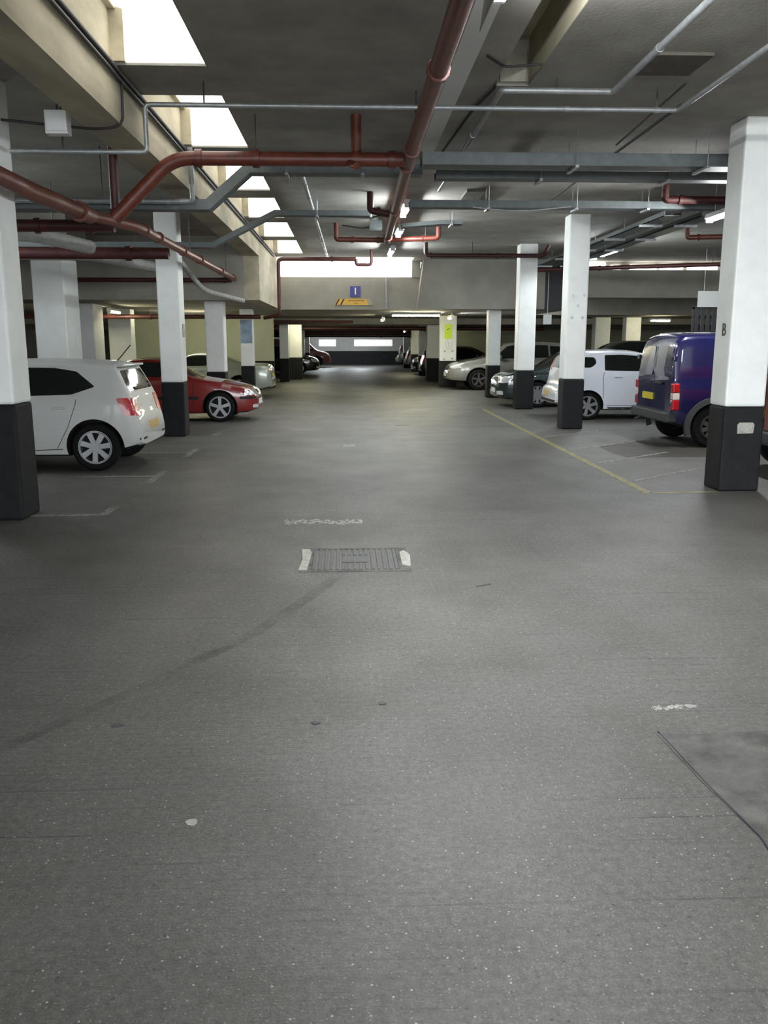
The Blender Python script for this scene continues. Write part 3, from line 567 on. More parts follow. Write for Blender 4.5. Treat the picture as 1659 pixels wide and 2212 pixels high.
pipe('cable', 'dark cable pair crossing the soffit to the right of the conduits', 'cable', [(3.12, 8.4, 3.84), (3.18, 14.2, 3.84), (2.95, 14.4, 3.84)], 0.014, M['cable'], 0.1, group=GK, extra=[([(2.98, 8.0, 3.90), (3.05, 10.2, 3.86)], 0.010)])
pipe('cable', 'black cable running along the slot in the soffit', 'cable', [(1.37, 8.44, 4.40), (1.37, 8.44, 3.97), (1.28, 9.2, 3.97), (1.15, 11.8, 3.97)], 0.014, M['cable'], 0.05, group=GK, extra=[([(1.16, 7.6, 3.98), (1.36, 7.9, 3.985), (1.67, 7.8, 3.985)], 0.010)])
pipe('cable', 'slack cable hanging between main pipe and grey box', 'cable', [(-0.1, 17.2, 3.86), (0.3, 17.2, 3.80), (0.55, 17.2, 3.86)], 0.012, M['cable'], 0.2, group=GK)
pipe('cable', 'thin cable swagging under the far cable tray', 'cable', [(1.9, 13.5, 3.66), (2.6, 13.5, 3.60), (3.4, 13.5, 3.68)], 0.010, M['galv'], 0.3, group=GK)
tag(MB().box(0.88, 1.06, -8.0, 11.0, 3.935, CZ - 0.001).build('cable_trunking', M['housing']), 'pale flat trunking on the soffit that carries the aisle lamps', 'trunking')
tag(MB().box(0.42, 0.66, 16.9, 17.3, 3.78, 3.92).build('junction_box', M['tray']), 'grey box hanging beside the end of the red main pipe', 'box')
jb = thing('junction_box', 'white box on the soffit left of the pale beam', 'box', (-2.56, 8.25, 3.58))
MB().box(-0.1, 0.1, -0.06, 0.06, -0.1, 0.1).build('case', M['plastic'], jb, bevel=0.008)
MB().box(-0.08, 0.10, -0.08, -0.06, -0.08, 0.08).build('lid', M['plastic'], jb, bevel=0.004)
MB().tube([(0, 0, 0.1), (0, 0, 0.42)], 0.01, 6).build('hanger', M['dark'], jb)
tag(MB().box(2.5, 3.02, 7.5, 8.05, 3.975, 4.0).build('ceiling_board', M['panel']), 'dark board on the soffit between two conduits', 'board')
tag(MB().box(1.86, 2.16, 13.95, 15.2, 3.955, 4.0).build('ceiling_hatch', M['panel'], bevel=0.005), 'dark hatch on the soffit above the far cable tray', 'hatch')
tag(MB().box(1.42, 1.66, 8.47, 8.5, 4.03, 4.38).build('slot_plate', mat('pale_plate', (0.55, 0.53, 0.44), 0.8, 0, 0.2, 9)), 'pale plate closing the slot in the soffit', 'plate')
GT = 'steel cable trays'
def tray(label, pts, wd, h, hangers=(), rods=True, m=None):
    o = thing('cable_tray', label, 'cable tray', pts[0], 0, GT); org = Vector(pts[0])
    mb = MB().duct([Vector(p) - org for p in pts], wd, 0.012)
    for s in (-1, 1):
        mb.duct([Vector(p) - org + Vector((0, s * wd / 2, h / 2)) for p in pts], 0.012, h)
    mb.build('tray', m or M['tray'], o)
    cb = MB()
    for k in range(3):
        cb.tube([Vector(p) - org + Vector((0, -wd / 3 + k * wd / 3, 0.03)) for p in pts], 0.022, 8, 0.1)
    cb.build('cables', M['cable'], o, smooth=True); o.children[-1]['kind'] = 'stuff'
    for hx, hz_ in hangers:
        q = Vector((hx, pts[0][1], hz_)) - org
        MB().box(q.x - 0.02, q.x + 0.02, -wd / 2 - 0.06, wd / 2 + 0.06, q.z - 0.035, q.z - 0.008).build('bracket', M['galv'], o)
        for s in (-1, 1): MB().tube([q + Vector((0, s * (wd / 2 + 0.04), -0.03)), q + Vector((0, s * (wd / 2 + 0.04), CZ - hz_))], 0.006, 6).build('hanger', M['galv'], o)
    return o
tray('pale steel cable tray climbing past the rooflights behind the red pipe', [(-7, 11.45, 3.30), (-1.74, 11.45, 3.30), (-1.22, 11.45, 3.74), (0.95, 11.45, 3.74)], 0.24, 0.12, [(-0.75, 3.74), (0.2, 3.74), (-2.9, 3.30)])
tray('thin cable tray climbing past the rooflights further back', [(-7, 15.1, 3.22), (-2.25, 15.1, 3.22), (-1.2, 15.1, 3.74), (0.85, 15.1, 3.74)], 0.22, 0.08, [(-0.5, 3.74), (0.4, 3.74)])
tray('wide steel cable tray crossing towards the stickered pillar', [(0.85, 10.35, 3.64), (11, 10.35, 3.64)], 0.30, 0.13, [(2.6, 3.64), (4.1, 3.64)])
tray('second cable tray just behind the wide one', [(1.1, 11.25, 3.66), (11, 11.25, 3.66)], 0.22, 0.09, [(2.4, 3.66), (4.0, 3.66)])
tray('long dark cable tray crossing over the heads of the right pillars', [(0.95, 13.72, 3.68), (11, 13.72, 3.68)], 0.22, 0.10, [(2.15, 3.68), (3.5, 3.68), (4.6, 3.68)])
tray('cable tray before the pink-lit pipe loop', [(1.0, 16.4, 3.72), (1.75, 16.4, 3.78), (2.1, 16.4, 3.78)], 0.30, 0.06, [(1.9, 3.78)])
for x0, lb in ((5.15, 'cable tray running back over the van towards the strip window'), (5.75, 'second cable tray running back beside the glaring lamp')):
    o = thing('cable_tray', lb, 'cable tray', (x0, 14.0, 3.62), 0, GT)
    mb = MB().box(-0.14, 0.14, 0, 10.5, 0, 0.012).box(-0.14, -0.128, 0, 10.5, 0, 0.08).box(0.128, 0.14, 0, 10.5, 0, 0.08); mb.build('tray', M['tray'], o)
    for y in (1, 3, 5, 7, 9): MB().box(-0.2, 0.2, y, y + 0.04, -0.04, 0.0).build('bracket', M['galv'], o); MB().tube([(0.18, y + .02, 0), (0.18, y + .02, 0.38)], 0.006, 6).build('hanger', M['galv'], o)
tag(MB().tube([(-5.6, 12.0, 3.08), (-4.2, 12.0, 3.08), (-3.8, 13.35, 3.04)], 0.10, 16, 0.35).build('lagged_pipe', M['lag'], smooth=True), 'grey lagged pipe bending below the red cluster near the huge pillar', 'pipe', 'lagged pipes')
tag(MB().tube([(-6.4, 15.0, 3.10), (-4.3, 15.0, 3.10), (-3.7, 17.4, 3.08)], 0.10, 16, 0.45).build('lagged_pipe', M['lag'], smooth=True), 'grey lagged pipe above the broad piers reaching the next pillar', 'pipe', 'lagged pipes')
tag(MB().tube([(-3.3, 16.6, 3.995), (-3.3, 16.6, 3.5), (-3.2, 17.0, 3.2), (-2.95, 18.2, 2.7), (-2.3, 19.5, 2.55)], 0.05, 12, 0.3).build('drain_pipe', M['lag'], smooth=True), 'pale drain pipe slanting behind the pillar by the red coupe', 'pipe')
# dark slatted panels and a notice in the far bays
GPn = 'dark slatted panels beyond the van'
for i in range(3):
    o = thing('slatted_panel', ['dark slatted panel nearest the bolt-marked pillar', 'middle dark slatted panel beyond the van', 'dark slatted panel partly behind the stickered pillar'][i], 'panel', (9.0 + i * 0.95, 22.6, 0), 0, GPn)
    mb = MB().box(0, 0.05, 0, 0.05, 0, 2.55).box(0.83, 0.88, 0, 0.05, 0, 2.55).box(0, 0.88, 0, 0.05, 2.5, 2.55); mb.build('frame', M['dark'], o)
    mb = MB()
    for k in range(5): mb.box(0.08 + k * 0.15, 0.17 + k * 0.15, 0.01, 0.04, 0.0, 2.5)
    mb.build('slats', M['dark'], o)
tag(MB().box(9.05, 9.75, 22.45, 22.47, 2.55, 2.95).tube([(9.2, 22.46, 2.9), (9.2, 22.46, 4.0)], 0.006, 6).tube([(9.6, 22.46, 2.9), (9.6, 22.46, 4.0)], 0.006, 6).build('hanging_sign', M['plastic']), 'blank pale sign hanging over the dark slatted panels', 'sign')
tag(MB().box(5.55, 5.78, 24.72, 24.75, 2.15, 2.42).tube([(5.66, 24.735, 2.4), (5.66, 24.735, 4.0)], 0.008, 6).build('hanging_sign', M['plastic']), 'small white notice beside the pillar before the white hatchback', 'sign')

# ------------------------------------------------------------------ cars
def smooth1(a, k=2):
    for _ in range(k):
        b_ = a.copy(); b_[1:-1] = (a[:-2] + 2 * a[1:-1] + a[2:]) / 4; a = b_
    return a
def round_poly(pts, r=0.04, n=4):
    P = [Vector(p) for p in pts]; out = []
    for i, p in enumerate(P):
        a = P[i-1] - p; c = P[(i+1) % len(P)] - p; d = min(r, a.length * 0.4, c.length * 0.4)
        p0 = p + a.normalized() * d; p2 = p + c.normalized() * d
        for k in range(n + 1):
            t = k / n; out.append(p0 * (1-t)**2 + p * 2*t*(1-t) + p2 * t*t)
    return [tuple(q) for q in out]
class Car:
    def __init__(s, name, label, cat, L, W, top, belt, bottom=0.2, axles=(0.75, 3.2), wr=0.31, ar=0.36, plan=None, tumble=0.34, paint=None, group='parked cars', crown=0.03, spokes=5, rim=0.21, rimm=None, rb=0.07):
        s.L, s.W, s.wr, s.axles = L, W, wr, axles
        s.root = thing(name, label, cat, (0, 0, 0), 0, group)
        hw = W / 2
        plan = plan or [(0, 0.80), (0.04, 0.88), (0.12, 0.945), (0.35, 0.985), (0.9, 1.0), (L - 1.0, 1.0), (L - 0.5, 0.96), (L - 0.2, 0.88), (L - 0.06, 0.76), (L, 0.62)]
        xs = np.unique(np.round(np.concatenate([np.linspace(0, 0.7, 32), np.linspace(0.7, L - 0.7, 34), np.linspace(L - 0.7, L, 26)]), 4))
        zt = smooth1(np.interp(xs, *zip(*top)), 2); zl = smooth1(np.interp(xs, *zip(*belt)), 3)
        wp = smooth1(np.interp(xs, *zip(*plan)), 2) * hw
        zb = np.interp(xs, [0, 0.25, 0.6, L - 0.6, L - 0.2, L], [bottom + 0.14, bottom + 0.08, bottom, bottom, bottom + 0.02, bottom + 0.08])
        rows = []
        for x, t, b_, w_, z0 in zip(xs, zt, zl, wp, zb):
            b_ = min(b_, t - 0.035); up = max(0.0, t - b_ - 0.05)
            wt = w_ * 0.972 - tumble * up
            r = min(rb, (t - b_) * 0.45 + 0.01)
            h = b_ - z0
            half = [(0, z0), (w_ * 0.55, z0), (w_ * 0.86, z0 + 0.005), (w_ * 0.945, z0 + 0.03), (w_ * 0.972, z0 + h * 0.14), (w_ * 0.988, z0 + h * 0.3), (w_ * 0.999, z0 + h * 0.48), (w_ * 1.0, z0 + h * 0.64), (w_ * 0.994, z0 + h * 0.82), (w_ * 0.978, b_ - 0.012), (w_ * 0.965, b_ + 0.006)]
            zc = t - r
            for q in (0.2, 0.4, 0.6, 0.8, 1.0):
                zz = b_ + 0.006 + (zc - b_ - 0.006) * q
                half.append((w_ * 0.965 + (wt - w_ * 0.965) * q, zz))
            for q in (0.33, 0.66, 1.0):
                an = q * math.pi / 2 * 0.95
                half.append((wt - r * 1.5 * (1 - math.cos(an)), zc + r * math.sin(an) * 0.9))
            yl = half[-1][0]; zl_ = half[-1][1]
            for q in (0.35, 0.7): half.append((yl * (1 - q), zl_ + (t + crown * min(1, w_ / hw) - zl_) * (1 - (1 - q) ** 2)))
            half.append((0, t + crown * min(1, w_ / hw)))
            rows.append([(x, y_, z_) for y_, z_ in half] + [(x, -y_, z_) for y_, z_ in half[-2:0:-1]])
        n = len(rows[0]); mb = MB()
        vs = [v for r_ in rows for v in r_]
        fs = [(i*n + k, i*n + (k+1) % n, (i+1)*n + (k+1) % n, (i+1)*n + k) for i in range(len(rows) - 1) for k in range(n)]
        fs += [tuple(range(n))[::-1], tuple(range((len(rows)-1)*n, len(rows)*n))]
        mb.add(vs, fs)
        body = mb.build('body', [paint, M['under']])
        cut = MB()
        for ax in axles:
            for sd in (-1, 1):
                cut.tube([(ax, sd * (hw - 0.30), wr), (ax, sd * (hw + 0.3), wr)], ar, 40)
        c_o = cut.build('cutter', M['under'])
        md = body.modifiers.new('arches', 'BOOLEAN'); md.object = c_o; md.operation = 'DIFFERENCE'; md.solver = 'EXACT'
        bpy.context.view_layer.update()
        me = bpy.data.meshes.new_from_object(body.evaluated_get(bpy.context.evaluated_depsgraph_get()))
        body.modifiers.clear(); body.data = me; bpy.data.objects.remove(c_o)
        me.materials.clear(); me.materials.append(paint); me.materials.append(M['under'])
        zmin = bottom + 0.012
        for p in me.polygons:
            c = p.center; p.material_index = 0; p.use_smooth = True
            if p.normal.z < -0.85 and c.z < bottom + 0.16: p.material_index = 1
            for ax in axles:
                d = math.hypot(c.x - ax, c.z - wr)
                if d < ar + 0.004 and abs(c.y) < hw * 0.985: 
                    if d < ar - 0.01 or (Vector((c.x - ax, 0, c.z - wr)).normalized().dot(p.normal) < -0.6): p.material_index = 1
        me.set_sharp_from_angle(angle=math.radians(40))
        body.name = 'body'; body.parent = s.root; s.body = body
        bm = bmesh.new(); bm.from_mesh(me); s.bvh = BVHTree.FromBMesh(bm); bm.free()
        s.wheels(wr, rim, rimm or M['alloy'], spokes, hw)
    def wheels(s, wr, rim, rm, spokes, hw):
        prof = [(rim - 0.01, 0.0), (rim, 0.02), (wr - 0.035, 0.012), (wr - 0.012, 0.03), (wr, 0.055), (wr, 0.155), (wr - 0.012, 0.18), (wr - 0.04, 0.2), (rim, 0.195), (rim - 0.01, 0.2)]
        for ax in s.axles:
            for sd in (-1, 1):
                mb = MB(); n = 36; vs = []
                y0 = sd * (hw - 0.005)
                for r_, t in prof:
                    for k in range(n):
                        an = 2 * math.pi * k / n; vs.append((ax + r_ * math.cos(an), y0 - sd * t, wr + r_ * math.sin(an)))
                m_ = len(prof)
                mb.add(vs, [(i*n + k, i*n + (k+1) % n, ((i+1) % m_)*n + (k+1) % n, ((i+1) % m_)*n + k) for i in range(m_) for k in range(n)])
                wh = mb.build('wheel', M['rubber'], s.root, smooth=True)
                mb = MB()
                def disc(r0, r1, t0, t1):
                    v = []
                    for r_, t in ((r0, t0), (r1, t0), (r1, t1), (r0, t1)):
                        for k in range(n):
                            an = 2 * math.pi * k / n; v.append((ax + r_ * math.cos(an), y0 - sd * t, wr + r_ * math.sin(an)))
                    mb.add(v, [(i*n + k, i*n + (k+1) % n, ((i+1) % 4)*n + (k+1) % n, ((i+1) % 4)*n + k) for i in range(4) for k in range(n)])
                disc(rim - 0.022, rim + 0.004, 0.008, 0.15); disc(0.001, 0.05, 0.02, 0.06)
                for k in range(spokes):
                    a = 2 * math.pi * k / spokes + 0.3
                    ca, sa = math.cos(a), math.sin(a); wi, wo = 0.030, 0.036
                    v = []
                    for t in (0.022, 0.05):
                        for rr, hh in ((0.03, -wi), (0.03, wi), (rim - 0.012, wo), (rim - 0.012, -wo)):
                            v.append((ax + rr * ca - hh * sa, y0 - sd * t, wr + rr * sa + hh * ca))
                    mb.add(v, [(0,1,2,3),(7,6,5,4),(0,4,5,1),(1,5,6,2),(2,6,7,3),(3,7,4,0)])
                mb.build('rim', rm, wh, bevel=0.0, smooth=True)
                mb = MB(); mb.tube([(ax, y0 - sd * 0.12, wr), (ax, y0 - sd * 0.14, wr)], rim - 0.01, 24); mb.build('backing_disc', M['under'], wh)  # dark disc that closes the rim behind the spokes
    def decal(s, name, pts, ax, m, off=0.004, r=0.03, thick=0.014, maxe=0.07, parent=None):
        """flat outline laid on to the body surface from one side: ax is +y, -y, +x, -x or z"""
        polys = pts if isinstance(pts[0][0], (tuple, list)) else [round_poly(pts, r) if r else pts]
        bm = bmesh.new()
        def P(p): return {'y': (p[0], 0, p[1]), 'x': (0, p[0], p[1]), 'z': (p[0], p[1], 0)}[ax[-1]]
        for pl in polys: bm.faces.new([bm.verts.new(P(p)) for p in pl])
        bmesh.ops.triangulate(bm, faces=bm.faces)
        for _ in range(5):
            es = [e for e in bm.edges if e.calc_length() > maxe]
            if not es: break
            bmesh.ops.subdivide_edges(bm, edges=es, cuts=1)
            bmesh.ops.triangulate(bm, faces=[f for f in bm.faces if len(f.verts) > 3])
        d = {'+y': Vector((0,-1,0)), '-y': Vector((0,1,0)), '+x': Vector((-1,0,0)), '-x': Vector((1,0,0)), 'z': Vector((0,0,-1))}[ax]
        for v in bm.verts:
            o = v.co - d * (0 if False else (6 if ax[-1] == 'x' else 3)); 
            if ax == '+x': o = Vector((s.L + 3, v.co.y, v.co.z))
            h = s.bvh.ray_cast(o, d)
            if h[0] is None:
                h = s.bvh.find_nearest(o + d * 2.5)
                v.co = h[0] - d * off
            else: v.co = h[0] - d * off
        ret = bmesh.ops.extrude_face_region(bm, geom=list(bm.faces))
        for g in ret['geom']:
            if isinstance(g, bmesh.types.BMVert): g.co += d * thick
        bmesh.ops.recalc_face_normals(bm, faces=bm.faces)
        me = bpy.data.meshes.new(name); bm.to_mesh(me); bm.free(); me.materials.append(m)
        for p in me.polygons: p.use_smooth = True
        me.set_sharp_from_angle(angle=math.radians(40))
        o = bpy.data.objects.new(name, me); COL.objects.link(o); o.parent = parent or s.root
        return o
    def both(s, name, pts, m, **k):
        return [s.decal(name, pts, a, m, **k) for a in ('-y', '+y')]
    def pair(s, name, pts, ax, m, **k):
        s.decal(name, pts, ax, m, **k); s.decal(name, [(-p[0], p[1]) for p in pts][::-1], ax, m, **k)
    def mirror(s, x, z, m):
        for sd in (-1, 1):
            y = sd * (s.W / 2 - 0.02)
            mb = MB().box(x - 0.06, x + 0.05, min(y, y + sd * 0.19), max(y, y + sd * 0.19), z - 0.05, z + 0.08)
            mb.build('wing_mirror', m, s.root, bevel=0.03, smooth=True)
    def handle(s, x, z, m):
        for sd in (-1, 1):
            y = sd * (s.W / 2 - 0.012)
            MB().box(x - 0.09, x + 0.09, min(y, y + sd * 0.035), max(y, y + sd * 0.035), z - 0.014, z + 0.018).build('door_handle', m, s.root, bevel=0.01)
    def seam(s, pts, w_=0.010):
        for a in ('-y', '+y'):
            s.decal('door_gap', [strip(pts[i], pts[i+1], w_) for i in range(len(pts) - 1)], a, M['under'], off=0.0015, r=0, thick=0.006, maxe=0.1)
    def place(s, x, y, heading):
        s.root.location = (x, y, 0); s.root.rotation_euler = (0, 0, 0 if heading > 0 else math.pi)
        return s.root
    def plate(s, ax, yc, z, m, w_=0.52, h=0.11):
        p = s.decal('number_plate', [(yc - w_/2, z - h/2), (yc + w_/2, z - h/2), (yc + w_/2, z + h/2), (yc - w_/2, z + h/2)], ax, m, off=0.012, r=0.01, maxe=0.3)
        return p

# --- white hatchback behind the huge pillar (tail towards the aisle)
c = Car('hatchback_car', 'white five-door hatchback half hidden by the huge pillar, tail to the aisle', 'car', 3.84, 1.68,
        [(0, .52), (.015, .64), (.05, .70), (.085, .75), (.11, .90), (.15, 1.02), (.30, 1.31), (.33, 1.37), (.5, 1.395), (.9, 1.41), (1.4, 1.425), (2.0, 1.41), (2.35, 1.345), (2.85, 1.06), (3.0, 1.0), (3.45, .90), (3.7, .78), (3.80, .62), (3.84, .5)],
        [(0, .66), (.2, .98), (.8, .985), (2.8, .93), (3.84, .8)], 0.19, (0.60, 3.07), 0.315, 0.37, paint=M['cwhite'], rim=0.215, spokes=7)
c.both('window', [(.57, 1.10), (.87, 1.00), (1.50, .985), (1.52, 1.345), (1.10, 1.34), (.81, 1.295)], M['glass'])
c.both('window', [(1.58, .985), (2.70, .965), (2.30, 1.27), (2.05, 1.335), (1.58, 1.35)], M['glass'])
c.decal('rear_window', [(-.66, 1.035), (.66, 1.035), (.56, 1.30), (-.56, 1.30)], '-x', M['glass'], r=0.05)
c.decal('windscreen', [(-.62, 1.06), (.62, 1.06), (.52, 1.33), (-.52, 1.33)], '+x', M['glass'], r=0.05)
c.pair('tail_light', [(.52, .73), (.66, .71), (.80, .74), (.80, .955), (.52, .945)], '-x', M['tail'], off=0.008)
c.both('tail_light', [(.05, .73), (.20, .72), (.30, .955), (.10, .955)], M['tail'], off=0.008)
c.pair('headlight', [(.42, .66), (.72, .70), (.74, .84), (.50, .78)], '+x', M['head'], off=0.006)
c.decal('grille', [(-.40, .66), (.40, .66), (.40, .74), (-.40, .74)], '+x', M['trim'])
c.plate('-x', 0, .56, M['plate_o']); c.plate('+x', 0, .45, M['plate_w'])
c.handle(1.03, .83, M['cwhite']); c.handle(2.0, .82, M['cwhite']); c.mirror(2.56, 1.0, M['cwhite'])
c.seam([(.80, .99), (.82, .87), (.93, .58), (1.09, .30)], 0.007); c.seam([(1.55, .29), (1.555, .6), (1.55, .97)]); c.seam([(1.02, .29), (1.55, .275), (2.55, .275)])
c.pair('reflector', [(.46, .40), (.72, .40), (.72, .425), (.46, .425)], '-x', M['trim'], r=0.01)
MB().tube([(.47, 0, 1.41), (.41, 0, 1.47), (.27, 0, 1.63)], 0.008, 8).build('aerial', M['cable'], c.root)
MB().box(.24, .36, -.56, .56, 1.345, 1.378).build('spoiler', M['cwhite'], c.root, bevel=0.012)
c.decal('rear_wiper', [(-.02, 1.05), (.38, 1.06), (.38, 1.08), (-.02, 1.08)], '-x', M['trim'], off=0.02, r=0)
polo = c.place(-2.72, 12.13, -1)
proto_hatch = c

# --- red coupe
c = Car('coupe_car', 'red two-door coupe with five-spoke wheels nosing out between pillars', 'car', 4.43, 1.71,
        [(0, .5), (.03, .72), (.08, .93), (.18, .97), (.85, 1.0), (1.3, 1.16), (1.75, 1.28), (2.15, 1.315), (2.5, 1.285), (3.05, .93), (3.2, .90), (3.7, .83), (4.1, .735), (4.28, .67), (4.38, .58), (4.43, .48)],
        [(0, .78), (.3, .92), (2.9, .875), (4.43, .74)], 0.17, (0.98, 3.66), 0.31, 0.365, paint=M['cred'], rim=0.225, spokes=5, tumble=0.42)
c.both('window', [(1.35, .98), (1.88, .955), (1.90, 1.235), (1.78, 1.235)], M['glass'])
c.both('window', [(1.95, .955), (2.98, .93), (2.50, 1.225), (2.2, 1.25), (1.97, 1.245)], M['glass'])
c.decal('windscreen', [(-.64, .955), (.64, .955), (.53, 1.265), (-.53, 1.265)], '+x', M['glass'], r=0.05)
c.decal('rear_window', [(-.6, 1.03), (.6, 1.03), (.5, 1.25), (-.5, 1.25)], '-x', M['glass'], r=0.05)
c.pair('headlight', [(.30, .565), (.74, .565), (.75, .68), (.30, .675)], '+x', M['head'], off=0.008)
c.both('indicator', [(4.16, .56), (4.34, .56), (4.34, .655), (4.20, .68)], M['head'], off=0.006, r=0.01)
c.decal('grille', [(-.2, .57), (.2, .57), (.18, .66), (-.18, .66)], '+x', M['chrome'], r=0.02)
c.pair('fog_lamp', [(.46, .29), (.66, .29), (.66, .36), (.46, .36)], '+x', M['head'], r=0.02)
c.decal('bumper_strip', [(-.7, .49), (.7, .49), (.7, .53), (-.7, .53)], '+x', M['trim'], r=0.01)
c.both('side_moulding', [(1.42, .475), (3.22, .475), (3.22, .535), (1.42, .535)], M['trim'], off=0.012, r=0.01)
c.both('bumper_strip', [(4.08, .475), (4.36, .475), (4.36, .535), (4.08, .535)], M['trim'], off=0.008, r=0.01)
c.pair('tail_light', [(.4, .74), (.75, .74), (.75, .88), (.4, .88)], '-x', M['tail'])
c.plate('+x', 0, .40, M['plate_w']); c.plate('-x', 0, .66, M['plate_y'])
c.handle(2.1, .80, M['cred']); c.mirror(2.86, .95, M['cred']); c.seam([(1.92, .28), (1.9, .9)]); c.seam([(3.1, .28), (3.12, .85)])
c.place(-6.38, 19.14, 1)
proto_coupe = c

# --- cool white small hatchback
c = Car('hatchback_car', 'small cool white three-door hatchback behind the bolt-marked pillar', 'car', 3.55, 1.66,
        [(0, .50), (.02, .64), (.06, .69), (.15, .72), (.18, .95), (.215, 1.12), (.30, 1.34), (.38, 1.41), (.8, 1.465), (1.3, 1.48), (1.8, 1.45), (2.25, 1.33), (2.7, 1.08), (2.85, 1.02), (3.2, .9), (3.42, .75), (3.52, .6), (3.55, .5)],
        [(0, .70), (.25, 1.06), (.7, 1.08), (2.6, 1.0), (3.55, .8)], 0.21, (0.69, 2.81), 0.30, 0.345, paint=M['cwhite2'], rim=0.215, spokes=6)
c.both('window', [(.42, 1.13), (.74, 1.12), (.86, 1.22), (.82, 1.34), (.52, 1.345)], M['glass'], r=0.08)
c.both('window', [(1.03, 1.06), (2.50, 1.035), (2.20, 1.24), (1.85, 1.365), (1.4, 1.395), (1.04, 1.385)], M['glass'])
c.decal('rear_window', [(-.58, 1.10), (.58, 1.10), (.52, 1.36), (-.52, 1.36)], '-x', M['glass'], r=0.05)
c.decal('windscreen', [(-.62, 1.08), (.62, 1.08), (.5, 1.38), (-.5, 1.38)], '+x', M['glass'], r=0.05)
c.pair('tail_light', [(.60, 1.04), (.72, 1.04), (.70, 1.30), (.60, 1.30)], '-x', M['tail'], off=0.01)
c.both('tail_light', [(.16, 1.06), (.26, 1.06), (.36, 1.28), (.28, 1.28)], M['tail'], off=0.01, r=0.01)
c.decal('bumper_valance', [(-.7, .36), (.7, .36), (.7, .42), (-.7, .42)], '-x', M['trim'], r=0.02)
c.pair('headlight', [(.4, .68), (.7, .72), (.7, .86), (.5, .8)], '+x', M['head'], off=0.006)
c.plate('-x', 0.2, .545, M['plate_o'], 0.44); c.plate('+x', 0, .45, M['plate_w'])
c.handle(1.32, .93, M['cwhite2']); c.mirror(2.45, 1.06, M['cwhite2']); c.seam([(1.02, .32), (1.0, .9), (1.02, 1.06)]); c.seam([(1.02, .31), (2.3, .31), (2.36, 1.0)])
c.both('sill_trim', [(1.12, .235), (2.45, .235), (2.45, .275), (1.12, .275)], M['trim'], r=0.01)
c.place(4.48, 19.24, 1)
proto_small = c

